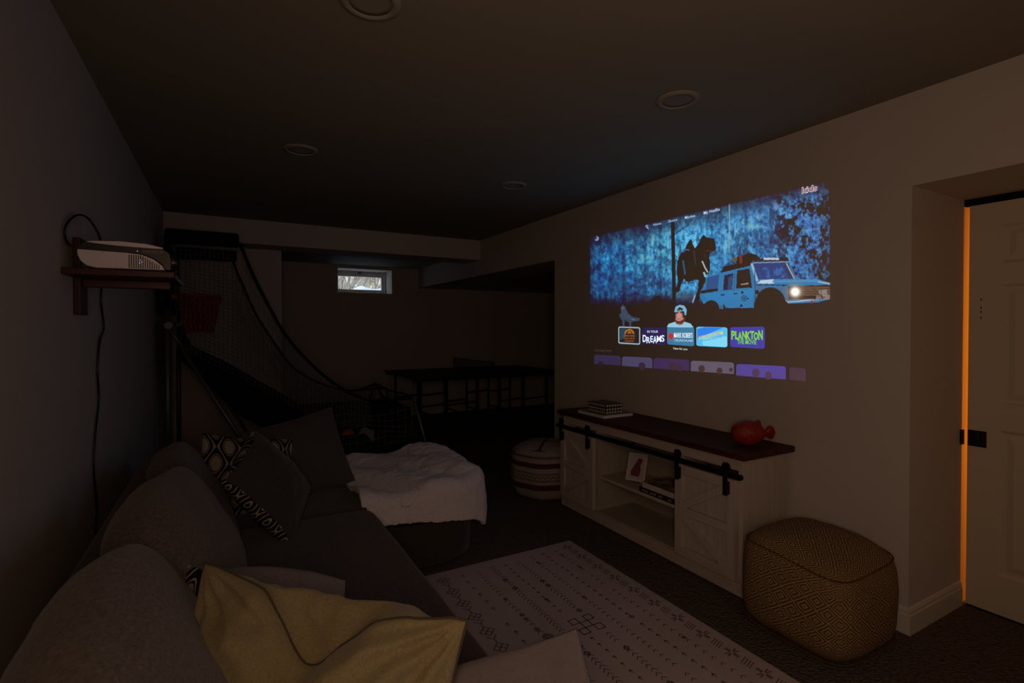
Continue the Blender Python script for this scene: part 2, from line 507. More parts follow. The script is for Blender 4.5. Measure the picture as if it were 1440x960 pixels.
# recessed ceiling lights, switched off
spots = [((521, 2), 'unlit recessed ceiling light nearest the camera, cut by the top edge of the photo'),
         ((953, 140), 'unlit recessed ceiling light nearest the wall with the projected picture'),
         ((423, 210), 'small unlit recessed ceiling light above the basketball machine side of the room'),
         ((722, 260), 'farthest unlit recessed ceiling light, left of the projected picture')]
M_LENS = mat_plain('frosted_lens', (.27, .25, .21), .9, spec=.1)
M_RING = mat_plain('light_trim_ring', (.31, .285, .23), .8, spec=.15)
proto = None
for (pp, lab) in spots:
    p = at_z(pp[0], pp[1], ZC)
    if proto is None:
        dl = thing('recessed_light', (p.x, p.y, ZC))
        MB().lathe([(.068, -.001), (.070, -.010), (.082, -.012), (.095, -.008), (.099, -.001)], p, 40).build('trim_ring', M_RING, dl, True)
        MB().lathe([(0, -.003), (.05, -.003), (.069, -.006), (.069, -.0005), (0, -.0005)], p, 40).build('lens', M_LENS, dl, True)
        proto = dl
    else:
        dl = copy_tree(proto); dl.location = (p.x, p.y, ZC)
    tag(dl, lab, 'ceiling light', 'recessed ceiling lights')

# outside the window: snow bank, bare shrub, yellow-leaved shrub
def snow_bank():
    m = MB()
    def f(u, v):
        x = -1 + 7*u; y = YF+.16 + 4.5*v
        z = WZ0 + .125 + .10*noise.fractal(Vector((x*2.6, y*2.2, 3)), 1, 2, 3) + .10*v - .05*(1-v)**6
        return Vector((x, y, z))
    m.sheet(f, 90, 40)
    o = m.build('snow_bank', M_SNOW, smooth=True, recalc=False)
    return tag(o, 'bank of packed white snow lying outside the small basement window', 'snow')
snow_bank()
def hillside():
    k = NT('winter_hillside'); co = k.coord()
    f = k.noise(k.mapping(co, (1.2, 1, .35)), 3.0, 5, .65); g = k.noise(co, .5, 2)
    c = k.ramp(f, [(.40, (.13, .11, .13)), (.5, (.34, .30, .30)), (.60, (.60, .56, .48))])
    c = k.mix(k.math('MULTIPLY', g, .5), c, (.75, .66, .34))
    m = MB()
    def fn(u, v):
        x = -4 + 18*u; y = YF + 4.5 + 7*v
        z = WZ0 - .2 + 6.5*v**.8 + .35*noise.fractal(Vector((x*.7, y*.7, 2)), 1, 2, 4)
        return Vector((x, y, z))
    m.sheet(fn, 70, 30)
    o = m.build('wooded_hillside', k.fin(c, 1.0, 0, .02), smooth=True, recalc=False)
    return tag(o, 'grey and tan wooded hillside rising outside the small basement window', 'hill')
hillside()
def shrub(name, base, h, n, seed, label, cat, leaves=0):
    rnd = random.Random(seed)
    t = thing(name, base, label, cat)
    m = MB(); tips = []
    def grow(p, d, L, r, lev):
        q = p + d*L
        m.tube([p, (p+q)/2 + Vector((rnd.uniform(-1,1), rnd.uniform(-1,1), 0))*L*.06, q], [r, r*.8, r*.6], 5)
        tips.append(q)
        if lev:
            for _ in range(3):
                nd = (d + Vector((rnd.uniform(-.8,.8), rnd.uniform(-.6,.6), rnd.uniform(-.1,.6)))).normalized()
                grow(p + d*L*rnd.uniform(.45, 1), nd, L*rnd.uniform(.5, .75), r*.6, lev-1)
    for _ in range(n):
        d = Vector((rnd.uniform(-.6,.6), rnd.uniform(-.4,.4), 1)).normalized()
        grow(Vector(base) + Vector((rnd.uniform(-.25,.25), rnd.uniform(-.2,.2), 0)), d, h*.45, .014, 3)
    m.build('stem', M_BARK, t)
    if leaves:
        m = MB()
        for _ in range(leaves):
            c = rnd.choice(tips) + Vector((rnd.gauss(0,.12), rnd.gauss(0,.12), rnd.gauss(0,.12)))
            a = Vector((rnd.uniform(-1,1), rnd.uniform(-1,1), rnd.uniform(-1,1))).normalized()*.03
            b = a.orthogonal().normalized()*.018
            m.quad(c-a, c+b, c+a, c-b)
        tag(m.build('foliage', M_LEAF, t, recalc=False), kind='stuff')
    return t
shrub('bare_shrub', (2.02, 10.2, WZ0-.05), 1.3, 11, 3, 'leafless brown shrub seen outside in the left half of the small window', 'shrub')
shrub('yellow_shrub', (2.95, 11.6, WZ0-.05), 1.7, 8, 5, 'pale yellow leafy shrub seen outside in the right half of the small window', 'shrub', 3000)

# ================================================================== SOFA
SXF = .645                   # front edge of the seat
sofa = thing('sectional_sofa', (.12, 2.0, 0), 'long brown-grey upholstered sofa along the left wall with loose back cushions', 'sofa')
soft_box(.17, 3.2, .64, 9, 14, wr=.002, M=Matrix.Translation((-.315, 2.03, .38))).build('back_frame', M_SOFA_SHADED, sofa, True)
soft_box(.98, 3.2, .24, 12, 14, M=Matrix.Translation((.14, 2.03, .16))).build('seat_base', M_SOFA_SHADED, sofa, True)
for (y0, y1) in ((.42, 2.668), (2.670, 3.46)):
    soft_box(.90, y1-y0, .20, 24, 22, .006, .004, 4, y0, Matrix.Translation((.20, (y0+y1)/2, .365))).build('seat_cushion', M_SOFA_SHADED, sofa, True)
soft_box(1.0, .19, .60, 8, 12, .01, M=Matrix.Translation((.14, 3.56, .34))).build('arm', M_SOFA_SHADED, sofa, True)
lean = Matrix.Rotation(R(-27), 4, 'Y')
for i, (yc, L, dz, dx, ry) in enumerate(((1.13, .84, .035, -.02, 2), (1.985, .80, .01, -.005, -3), (2.78, .76, -.045, -.02, 4))):
    M = Matrix.Translation((-.112+dx, yc, .635+dz)) @ Matrix.Rotation(R(ry), 4, 'Z') @ lean
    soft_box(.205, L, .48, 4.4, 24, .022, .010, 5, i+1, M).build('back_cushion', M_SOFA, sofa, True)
for x in (-.33, .58):
    for y in (.5, 3.5):
        MB().lathe([(0, 0), (.022, 0), (.03, .045), (0, .045)], (x, y, 0), 12).build('foot', M_BLACKP, sofa, True)

def place(o, c, xd, yd): o.matrix_world = frame_matrix(c, xd, yd); return o

# ottoman with fleece
OC = Vector((1.015, 3.17, 0)); OH = (.35, .43)
def superell(a, hx, hy, p=2.9):
    c, s = math.cos(a), math.sin(a)
    return Vector((hx*math.copysign(abs(c)**(2/p), c), hy*math.copysign(abs(s)**(2/p), s), 0))
otto = thing('ottoman', OC, 'brown round-cornered upholstered ottoman pushed against the sofa, under the white fleece', 'ottoman')
def otto_layer(prof):
    m = MB()
    def f(u, v):
        k = v*(len(prof)-1); i = min(int(k), len(prof)-2); t = k-i
        s = prof[i][0]*(1-t)+prof[i+1][0]*t; z = prof[i][1]*(1-t)+prof[i+1][1]*t
        q = superell(u*2*PI, OH[0], OH[1])*s; return OC + Vector((q.x, q.y, z))
    m.sheet(f, 64, (len(prof)-1)*2, closed_u=True)
    return m
otto_layer([(.01, .03), (.92, .03), (.97, .05), (.985, .20), (.985, .285), (.95, .295), (.01, .295)]).build('ottoman_base', M_OTTO, otto, True, 1e-4)
otto_layer([(.01, .30), (.96, .30), (.995, .315), (1.0, .36), (.99, .41), (.95, .435), (.8, .445), (.01, .45)]).build('ottoman_cushion', M_OTTO, otto, True, 1e-4)
otto_layer([(.985, .288), (1.0, .293), (1.0, .299), (.985, .303)]).build('seam_line', M_BLACKF, otto, True)  # black band standing in for the shaded gap between cushion and base

def fleece():
    m = MB()
    def f(u, v):
        x = -.42 + .875*u; y = -.60 + 1.06*v            # cloth coordinates around the ottoman centre
        x += .02*math.sin(v*5) ; y += .025*math.sin(u*6+1)
        top = .474
        q = Vector((x, y, 0))
        hx, hy = OH[0]+.012, OH[1]+.012
        nz = noise.fractal(Vector((x*4.5, y*4.5, 1.3)), 1, 2, 4)
        nf = noise.fractal(Vector((x*26, y*26, 4.1)), 1, 2, 3)
        xe = max(x, -hx*.55) if x < 0 else x             # on the sofa side it stays level
        e = Vector((xe, y, 0))
        k = (abs(xe/hx)**3 + abs(y/hy)**3) ** (1/3)
        z = top; drop = 0
        if k > 1:
            edge = e / k
            d = (e - edge).length
            n = edge.normalized()
            rr = .036
            if d < rr*PI/2:
                a = d/rr; out = rr*math.sin(a); drop = rr*(1-math.cos(a))
            else:
                out = rr + (d-rr*PI/2)*.10; drop = rr + (d-rr*PI/2)*.99
            s = edge + n*(out + .014*nz*min(1, drop/.08)); z = top - drop
            q = s + (q - e)
        flat = max(0, 1-drop*12)
        z += flat*(.030*max(0, nz+.1) + .03*math.exp(-((x-.20)/.20)**2) + .014*math.sin((x*1.4+y)*11)) + nf*.003
        return OC + Vector((q.x + nf*.002, q.y + nf*.002, z))
    m.sheet(f, 150, 160)
    o = m.build('fleece_throw', M_BLANKET, smooth=True, recalc=False)
    s = o.modifiers.new('thickness', 'SOLIDIFY'); s.thickness = .030; s.offset = 1.0
    return tag(o, 'thick white fleece throw spread over the round-cornered ottoman', 'blanket')
fleece()

# pillows on the sofa
mb, seam = pillow(.63, .52, .25, 60, .06, .022, 6, 3, dip=.13, back_bulge=.10)
olive = mb.build('olive_pillow', [M_OLIVE, M_OLIVE], smooth=True)
tag(olive, 'large olive green linen pillow with a chopped V in its top edge, nearest the camera', 'pillow')
OLIVE_M = frame_matrix((.122, 1.10, .585), (.455, -.415, -.045), (.20, .24, 1))
olive.matrix_world = OLIVE_M
m = MB(); m.tube(seam, .0032, 6, closed=True)
m.build('seam_line', mat_plain('dark_seam', (.05, .042, .02), .95), olive, True)

mb, seam = pillow(.34, .32, .2, 34, -.10, .006, 6, 9)
o = mb.build('plush_pillow', [M_PLUSH, M_PLUSH], smooth=True)
o.matrix_world = frame_matrix((.10, 1.555, .535), (.85, -.45, -.12), (-.1, .35, .5))
tag(o, 'lilac-grey plush pillow just showing behind the big olive pillow', 'pillow', 'plush pillows')
mb, seam = pillow(.46, .34, .15, 34, .02, .006, 6, 12)
o = mb.build('plush_pillow', [M_PLUSH, M_PLUSH], smooth=True)
o.matrix_world = frame_matrix((.459, .895, .545), (.923, -.38, .22), (.23, .663, .712))
tag(o, 'lilac-grey plush pillow cut off by the bottom edge, beside the rug', 'pillow', 'plush pillows')

def ogee():
    k = NT('black_white_ogee_print'); uv = k.n('ShaderNodeTexCoord').outputs['UV']
    s = k.n('ShaderNodeSeparateXYZ'); k.put(s.inputs[0], uv)
    x = k.math('COSINE', k.math('MULTIPLY', s.outputs[0], 2*PI/.115)); y = k.math('COSINE', k.math('MULTIPLY', s.outputs[1], 2*PI/.17))
    f = k.math('MULTIPLY_ADD', k.math('ADD', x, k.math('MULTIPLY', y, .85)), .25, .5)
    ink, pale = (.012, .011, .014), (.30, .27, .215)
    # ovals on both sub-lattices, white inside, then black and a thin white line
    f = k.math('ABSOLUTE', k.math('SUBTRACT', f, .5))
    return k.fin(k.ramp(f, [(0, pale), (.035, ink), (.20, pale), (.24, ink), (.285, pale)], 'CONSTANT'), .9, 0, .1)
M_OGEE = ogee()
mb, seam = pillow(.46, .46, .17, 34, .05, .006, 6, 21)
o = mb.build('patterned_pillow', [M_OGEE, M_GREY], smooth=True)
o.matrix_world = frame_matrix((.085, 2.97, .60), (.95, .25, -.2), (-.1, .25, 1))
tag(o, 'black and white ogee patterned pillow leaning behind the charcoal pillow', 'pillow', 'patterned pillows')
mb, seam = pillow(.43, .43, .19, 34, .05, .006, 6, 22, split=2)
o = mb.build('patterned_pillow', [M_DKGREY, M_OGEE], smooth=True)
o.matrix_world = frame_matrix((.177, 2.60, .665), (.62, .05, -.78), (.32, .89, .31))
tag(o, 'charcoal pillow with black and white patterned sides, tilted on the seat', 'pillow', 'patterned pillows')
mb, seam = pillow(.46, .46, .16, 34, .05, .006, 6, 25)
o = mb.build('patterned_pillow', [M_OGEE, M_GREY], smooth=True)
o.matrix_world = frame_matrix((.02, 1.50, .525), (.60, -.75, .0), (-.2, .20, .9))
tag(o, 'black and white striped pillow peeping out left of the olive pillow', 'pillow', 'patterned pillows')
mb, seam = pillow(.48, .47, .18, 34, .05, .005, 6, 31)
o = mb.build('grey_pillow', [M_GREY, M_GREY], smooth=True)
o.matrix_world = frame_matrix((.375, 3.13, .655), (.96, .08, .20), (-.33, .38, .85))
tag(o, 'plain grey square pillow leaning on the far arm of the sofa', 'pillow')

# ================================================================== RUG
RX0, RX1, RY0, RY1 = .42, 1.945, .15, 2.71
def rug_mat():
    k = NT('faded_rug_wool'); co = k.coord()
    f = k.noise(co, 3.5, 4); g = k.noise(co, 140, 2)
    k.bump(g, .4, .003)
    c = k.mix(f, (.46, .385, .38), (.58, .49, .485))
    return k.fin(k.mix(k.math('MULTIPLY', g, .45), c, (.36, .30, .295)), 1.0, 0, .05)
M_RUG = rug_mat()
M_RUGINK = mat_plain('rug_ink', (.13, .10, .10), 1.0, 0, .4, 50, spec=.03)
rug = thing('area_rug', ((RX0+RX1)/2, (RY0+RY1)/2, 0), 'faded lilac-grey area rug with rows of dark tribal motifs on the carpet', 'rug')
MB().box(RX0, RX1, RY0, RY1, .0005, .011, .004).build('pile', M_RUG, rug)
RZ = .0119
ink = MB(); rnd = random.Random(4)
def L(x, y, segs, s, w=.0045):
    for a in segs: ink.seg((x+a[0]*s, y+a[1]*s), (x+a[2]*s, y+a[3]*s), w, RZ)
DIAM = [(-1,0,0,1),(0,1,1,0),(1,0,0,-1),(0,-1,-1,0),(-.5,-.5,.5,.5),(-.5,.5,.5,-.5)]
WYE = [(0,-1,0,0),(0,0,-.8,.9),(0,0,.8,.9)]
STAR = [(-1,-.25,-.3,-.1),(-1,.25,-.3,.1),(1,-.25,.3,-.1),(1,.25,.3,.1),(-.15,-1,-.1,-.3),(.15,-1,.1,-.3),(-.15,1,-.1,.3),(.15,1,.1,.3)]
FLOW = [(-1,-.35,1,-.35),(-1,.35,1,.35),(-.35,-1,-.35,1),(.35,-1,.35,1),(-1,-.35,-1,.35),(1,-.35,1,.35),(-.35,-1,.35,-1),(-.35,1,.35,1)]
CHEV = [(-1,-.6,0,.4),(0,.4,1,-.6)]
ARR = [(0,-.8,0,.8),(-.6,.1,0,.8),(.6,.1,0,.8)]
y = RY1 - .10; i = 0
while y > RY0+.1:
    L(1.03, y, DIAM if i % 2 == 0 else WYE, .036 if i % 2 == 0 else .03, .005); y -= .067; i += 1
rows_ = [(.62, CHEV, .02, .04), (.72, ARR, .02, .07), (.82, CHEV, .018, .034), (.92, ARR, .02, .06), (1.14, ARR, .018, .075), (1.235, CHEV, .013, .034),
         (1.33, CHEV, .016, .026), (1.415, ARR, .013, .05), (1.50, CHEV, .015, .028), (1.595, CHEV, .012, .034), (1.685, ARR, .016, .05), (1.775, CHEV, .012, .045)]
for (x, g, s, st) in rows_:
    y = RY1 - .09 - rnd.random()*.03
    while y > RY0+.08:
        if not (1.36 < x < 1.56 and 1.80 < y < 2.0):
            if rnd.random() > .06: L(x + rnd.uniform(-.003, .003), y, g, s, .004)
            if rnd.random() < .10: L(x, y-st*.5, DIAM, s*.9, .004)
        y -= st
y = RY1 - .08; i = 0
while y > RY0+.08:
    if i % 2 == 0: L(1.87, y, STAR, .034, .006)
    else:
        for q in range(4): L(1.87, y+(q-1.5)*.013, [(-.8,-.25,.8,.25)], .03, .004)
    y -= .075; i += 1
# knot motif
for yk in (1.90, .95):
    L(1.46, yk, FLOW[:4], .062, .006)
    L(1.46, yk, [(-1,-1,-.35,-1),(-1,-1,-1,-.35),(1,1,.35,1),(1,1,1,.35),(1,-1,.35,-1),(1,-1,1,-.35),(-1,1,-.35,1),(-1,1,-1,.35)], .062, .006)
L(1.25, 1.905, FLOW, .022, .005)
tag(ink.build('woven_motif', M_RUGINK, rug, recalc=False), kind='stuff')

# ================================================================== MEDIA CONSOLE
KX0, KX1, KY0, KY1, KZ = 2.30, 2.665, 1.70, 3.29, .72
con = thing('media_console', ((KX0+KX1)/2, (KY0+KY1)/2, 0), 'washed white media console with two sliding barn doors and a dark wood top', 'console')
for (a, b) in ((KY0, KY0+.025), (KY1-.025, KY1)):
    MB().box(KX0, KX1, a, b, .02, KZ, .003).build('side_panel', M_CAB, con)
MB().box(KX1-.012, KX1, KY0+.025, KY1-.025, .06, KZ-.01).build('back_panel', M_SHELFIN, con)
MB().box(KX0-.012, KX1, KY0-.012, KY1+.012, .012, .078, .006).build('plinth', M_CABH, con)
MB().box(KX0+.002, KX1-.012, KY0+.025, KY1-.025, .078, .092).build('bottom_board', M_SHELFIN, con)
MB().box(KX0-.002, KX0+.02, KY0+.026, KY1-.026, .655, KZ-.001, .002).build('fascia', M_CABH, con)
for yy in (2.10, 2.885):
    MB().box(KX0+.004, KX1-.012, yy-.011, yy+.011, .092, .655).build('divider', M_SHELFIN, con)
MB().box(KX0+.02, KX1-.012, 2.111, 2.874, .318, .338, .002).build('shelf', M_CABH, con)
MB().box(KX0-.038, KX1+.022, KY0-.035, KY1+.035, KZ, .752, .004).build('top', M_TOP, con)
def barn_door(y0, y1, flip):
    d = thing('door', (0, 0, 0)); BASE[d.name] = BASE[con.name]
    bpy.data.objects.remove(d)
    z0, z1 = .095, .612
    x = KX0-.030; t = .018
    base = MB().box(x+.014, x+.024, y0+.002, y1-.002, z0+.002, z1-.002).build('door', M_CAB, con)
    n = 4; wdt = (y1-y0-.10)/n
    for i in range(n):
        MB().box(x+.009, x+.014, y0+.05+i*wdt+.0012, y0+.05+(i+1)*wdt-.0012, z0+.05, z1-.05, .0008, 1).build('plank', M_CAB, base)
    for (a, b) in ((y0, y0+.05), (y1-.05, y1)):
        MB().box(x-.011, x+.014, a, b, z0, z1, .002).build('stile', M_CAB, base)
    zm = (z0+z1)/2
    for (a, b) in ((z0, z0+.05), (z1-.05, z1), (zm-.022, zm+.022)):
        MB().box(x-.011, x+.014, y0+.05, y1-.05, a, b, .002).build('rail', M_CABH, base)
    ya, yb = y0+.05, y1-.05
    for (za, zb, up) in ((z0+.05, zm-.022, flip), (zm+.022, z1-.05, not flip)):
        w = .040; dz = zb-za; dy = yb-ya
        s = w/2*math.hypot(dy, dz)/dz                      # half width along y
        # brace clipped inside its bay
        h = w/2*math.hypot(dy, dz)/dy
        A = [(ya, za), (ya+s, za), (yb, zb-h), (yb, zb), (yb-s, zb), (ya, za+h)]
        if not up: A = [(ya+yb-p, q) for p, q in A]
        MB().prism([(x-.0105, p, q) for p, q in A], (.022, 0, 0)).build('brace', M_CAB, base)
    return base
barn_door(1.715, 2.115, True)
barn_door(2.875, 3.275, False)
rx = KX0-.056
MB().box(rx, rx+.008, KY0-.02, KY1-.005, .624, .654, .002).build('track', M_BLACK, con)
for y in (KY0-.022, KY1-.003):
    MB().lathe([(0, -.012), (.014, -.012), (.014, .012), (0, .012)], (rx+.002, y, .639), 14, Matrix.Rotation(R(90), 3, 'Y')).build('track_stop', M_BLACK, con, False)
for y in (1.755, 2.078, 2.912, 3.235):
    h = MB().box(rx-.012, rx-.005, y-.013, y+.013, .53, .70, .002).box(rx-.005, KX0-.034, y-.010, y+.010, .535, .60)
    h = h.build('hanger', M_BLACK, con)
    MB().lathe([(0, -.007), (.022, -.007), (.022, .007), (0, .007)], (rx-.002, y, .677), 18, Matrix.Rotation(R(90), 3, 'Y')).build('roller', M_BLACK, h)
for y in (1.9, 2.5, 3.1):
    MB().box(rx+.004, KX0-.001, y-.008, y+.008, .632, .648).build('spacer', M_BLACK, con)

# things on the console top
TOPZ = .7525
bk = thing('book', (2.445, 2.96, TOPZ), 'thin pale book lying flat under the small patterned box on the console', 'book')
MB().box(2.312, 2.578, 2.815, 3.115, TOPZ+.003, TOPZ+.021).build('pages', M_PAPER, bk)
mcov = mat_plain('tan_cover', (.24, .19, .13), .6)
MB().box(2.308, 2.58, 2.812, 3.118, TOPZ+.021, TOPZ+.0245, .001).box(2.308, 2.58, 2.812, 3.118, TOPZ, TOPZ+.003, .001).box(2.576, 2.58, 2.812, 3.118, TOPZ+.003, TOPZ+.021).build('cover', mcov, bk)
BZ = TOPZ+.025
pb = thing('keepsake_box', (2.42, 2.93, BZ), 'small black lidded box inlaid with rows of pale ovals, on a thin book', 'box')
MB().box(2.345, 2.495, 2.835, 3.035, BZ, BZ+.048, .003).build('box_body', M_BLACKP, pb)
MB().box(2.343, 2.497, 2.833, 3.037, BZ+.049, BZ+.072, .004).build('lid', M_BLACKP, pb)
mi = MB()
def oval(c, ax, ay, n):
    pts = [Vector(c) + Vector(ax)*math.cos(2*PI*i/8) + Vector(ay)*math.sin(2*PI*i/8) for i in range(8)]
    mi.prism(pts, Vector(n)*.0012)
for r_, z in enumerate((BZ+.012, BZ+.034, BZ+.060)):
    for i in range(9): oval((2.3432, 2.848+i*.0215, z), (0,.0075,0), (0,0,.0085), (-1,0,0))
    for i in range(6): oval((2.3575+i*.025, 2.8335, z), (.0095,0,0), (0,0,.0085), (0,-1,0))
tag(mi.build('inlay', mat_plain('bone_inlay', (.50, .45, .38), .4), pb), kind='stuff')

# red ceramic fish
fish = thing('ceramic_fish', (2.50, 1.79, TOPZ), 'round red ceramic fish ornament standing at the near end of the console', 'ornament')
FA = Vector((.80, -.60, 0)).normalized(); FB = Vector((-FA.y, FA.x, 0))   # towards the tail, sideways
def fpt(a, b, z): return Vector((2.485, 1.805, TOPZ)) + FA*a + FB*b + Vector((0, 0, z))
m = MB()
def fb(u, v):
    th = PI*v; ph = 2*PI*u
    r = math.sin(th)
    a = -.088*math.cos(th)
    taper = 1 - .25*max(0, a/.088)**2
    sc = .0035*abs(math.sin(ph*7 + (int(v*12) % 2)*PI/2))*math.sin(v*12*PI)**2*(1 if .32 < v < .9 else 0)
    k = .066*r**.8*taper + sc*r
    return fpt(a, math.cos(ph)*k*.92, .066 + math.sin(ph)*k)
m.sheet(fb, 56, 48, closed_u=True)
m.build('fish_body', M_RED, fish, True, 1e-5)
def fin(pts, th, name):
    a = [fpt(p[0], -th/2, p[1]) for p in pts]
    mm = MB().prism(a, FB*th)
    bmesh.ops.bevel(mm.bm, geom=list(mm.bm.edges), offset=.003, segments=2, affect='EDGES')
    return mm.build(name, M_RED, fish, True)
fin([(.062,.060),(.085,.068),(.098,.100),(.114,.110),(.132,.098),(.139,.072),(.132,.046),(.114,.034),(.098,.044),(.085,.056),(.062,.052)], .016, 'tail_fin')
fin([(.015,.115),(.040,.122),(.050,.138),(.060,.137),(.066,.120),(.070,.095),(.04,.10)], .014, 'dorsal_fin')
for s in (-1, 1):
    MB().lathe([(.012, 0), (.0125, .003), (.009, .006), (.005, .0045), (0, .0045)], fpt(-.050, s*.046, .078), 16, Matrix((FA, Vector((0,0,1)), FB*s)).transposed()).build('eye', M_RED, fish, True)
    MB().tube([fpt(-.005, s*.060, .06), fpt(.012, s*.066, .055), fpt(.03, s*.066, .06), fpt(.012, s*.066, .066)], .003, 6, True).build('side_fin', M_RED, fish, True)

# things on the console shelf
SZ = .3385
fr = thing('photo_frame', (2.45, 2.62, SZ), 'white picture frame with a red figure print leaning inside the console', 'picture frame')
FM = frame_matrix((2.455, 2.635, SZ+.098), (.45, -.89, 0), (.42, .16, 1))
def ft(mb, name, mat, par):
    bmesh.ops.transform(mb.bm, matrix=FM, verts=mb.bm.verts); return mb.build(name, mat, par)
M_FRAME = mat_plain('white_frame', (.55, .52, .5), .5)
for (a, b, c, d) in ((-.067, .067, -.095, -.08), (-.067, .067, .08, .095), (-.067, -.052, -.08, .08), (.052, .067, -.08, .08)):
    ft(MB().box(a, b, c, d, -.008, .010, .002), 'frame_board', M_FRAME, fr)
pr = ft(MB().box(-.052, .052, -.08, .08, -.006, .003), 'print', mat_plain('pale_print', (.42, .42, .46), .5), fr)
m = MB().prism([(-.036,-.060,.003),(.020,-.064,.003),(.030,-.02,.003),(.022,.012,.003),(.036,.055,.003),(.006,.064,.003),(-.010,.030,.003),(-.024,.0,.003),(-.040,-.03,.003)], (0, 0, .0008))
ft(m, 'red_figure', mat_plain('red_ink', (.16, .028, .026), .6, 0, .5, 60), pr)
ft(MB().box(-.012, .012, -.085, .02, -.03, -.026).box(-.012, .012, -.085, -.07, -.03, -.008), 'easel_back', M_BLACKP, fr)

def book(name_label, x0, x1, y0, y1, z, h, cov, spine_lines=None, label=None):
    b = thing('book', ((x0+x1)/2, (y0+y1)/2, z), label, 'book')
    MB().box(x0+.006, x1-.004, y0+.004, y1-.004, z+.0025, z+h-.0025).build('pages', M_PAPER, b)
    MB().box(x0, x1, y0, y1, z, z+.0025).box(x0, x1, y0, y1, z+h-.0025, z+h).box(x0, x0+.004, y0, y1, z+.0025, z+h-.0025).build('cover', cov, b)
    return b
b1 = book('', 2.325, 2.57, 2.155, 2.475, SZ+.0005, .030, M_BLACKP, label='black-spined book with pale spine lettering, bottom of the shelf stack')
z2 = SZ+.031
b2 = thing('book', (2.44, 2.31, z2), 'thick white book with a brown picture cover, topmost on the shelf stack', 'book')
MB().box(2.335, 2.56, 2.17, 2.455, z2+.002, z2+.032).build('pages', M_PAPER, b2)
MB().box(2.333, 2.562, 2.168, 2.457, z2, z2+.002).box(2.333, 2.337, 2.168, 2.457, z2+.002, z2+.032).build('cover', M_FRAME, b2)
kk = NT('picture_cover'); co = kk.coord(); f = kk.noise(co, 22, 4)
MB().box(2.333, 2.562, 2.168, 2.457, z2+.032, z2+.034).build('cover_board', kk.fin(kk.ramp(f, [(.35, (.05,.03,.02)), (.5, (.22,.13,.08)), (.62, (.42,.34,.28))]), .4), b2)

# lettering helper: text outlines as flat triangles in text units
def text_tris(s, shear=0.0, bold=0.0):
    cu = bpy.data.curves.new('txt', 'FONT'); cu.body = s; cu.resolution_u = 3; cu.shear = shear; cu.offset = bold
    ob = bpy.data.objects.new('txt', cu); COL.objects.link(ob)
    dg = bpy.context.evaluated_depsgraph_get()
    me = bpy.data.meshes.new_from_object(ob.evaluated_get(dg))
    vs = [v.co.copy() for v in me.vertices]; fs = [tuple(p.vertices) for p in me.polygons]
    bpy.data.objects.remove(ob); bpy.data.curves.remove(cu); bpy.data.meshes.remove(me)
    x0 = min(v.x for v in vs); x1 = max(v.x for v in vs)
    y1 = max(v.y for v in vs); y0 = min(v.y for v in vs)
    return [((v.x-x0)/(x1-x0), v.y) for v in vs], fs, y0, y1
def flat_mesh(name, pts, faces, mat, parent):
    m = MB(); V = [m.bm.verts.new(p) for p in pts]
    for f in faces:
        try: m.bm.faces.new([V[i] for i in f])
        except ValueError: pass
    return m.build(name, mat, parent, recalc=False)

mk = MB(); yy = 2.448; rr_ = random.Random(2)      # pale spine lettering, too small to read in the photo
for wd in (.014, .011, .013, .0, .012, .015, .012, .0, .011, .014, .0, .0, .0, .03):
    if wd:
        for q in range(2): mk.quad((2.3246, yy-q*wd*.6, SZ+.008), (2.3246, yy-q*wd*.6-.0035, SZ+.008), (2.3246, yy-q*wd*.6-.0035, SZ+.022), (2.3246, yy-q*wd*.6, SZ+.022))
        zz = SZ+.008+rr_.choice((0, .005, .0115)); mk.quad((2.3246, yy, zz), (2.3246, yy-wd*.8, zz), (2.3246, yy-wd*.8, zz+.003), (2.3246, yy, zz+.003))
    yy -= max(wd, .008)+.006
tag(mk.build('spine_lettering', M_FRAME, b1, recalc=False), kind='stuff')

# ================================================================== POUFS
def pouf_weave():
    k = NT('diamond_jute_weave'); uv = k.n('ShaderNodeTexCoord').outputs['UV']
    uv2 = k.mapping(uv, (1/.094, 1/.076, 1))
    wob = k.noise(uv2, .9, 2)
    s = k.n('ShaderNodeSeparateXYZ'); k.put(s.inputs[0], uv2)
    w = k.math('MULTIPLY', k.math('SUBTRACT', wob, .5), .25)
    x = k.math('PINGPONG', k.math('ADD', s.outputs[0], w), .5); y = k.math('PINGPONG', k.math('ADD', s.outputs[1], w), .5)
    d = k.math('ADD', x, y)
    st = k.math('PINGPONG', k.math('MULTIPLY', d, 10.0), 1.0)
    co = k.coord(); fib = k.noise(k.mapping(co, (1,1,1)), 260, 2); fl = k.noise(co, 30, 3)
    st = k.math('ADD', st, k.math('MULTIPLY', k.math('SUBTRACT', fib, .5), .7))
    col = k.ramp(st, [(.40, (.085, .045, .018)), (.55, (.37, .265, .14))])
    col = k.mix(k.math('MULTIPLY', fl, .45), col, (.20, .125, .05))
    k.bump(k.math('ADD', k.math('MULTIPLY', st, .6), fib), .6, .006)
    return k.fin(col, .95, 0, .1)
M_JUTE = pouf_weave()
PC = Vector((2.366, 1.36, 0))
pf = thing('cube_pouf', PC, 'large square tan pouf woven with brown concentric diamonds beside the console', 'pouf')
m = soft_box(.486, .486, .458, 5.2, 26, .018, .007, 5, 4, Matrix.Translation((0,0,.2285)))
for v in m.bm.verts:          # slumped top, wider foot
    z = v.co.z; k = max(0, (z-.30)/.17)
    v.co.z -= .045*k*max(0, (-v.co.x*0.3 - v.co.y*.8)/.22) + .012*k
    f = 1.0 + .045*(1-z/.47); v.co.x *= f; v.co.y *= f
    v.co.z = max(v.co.z, .003)
    v.co += PC
m.build('cover', M_JUTE, pf, True)
ring = []
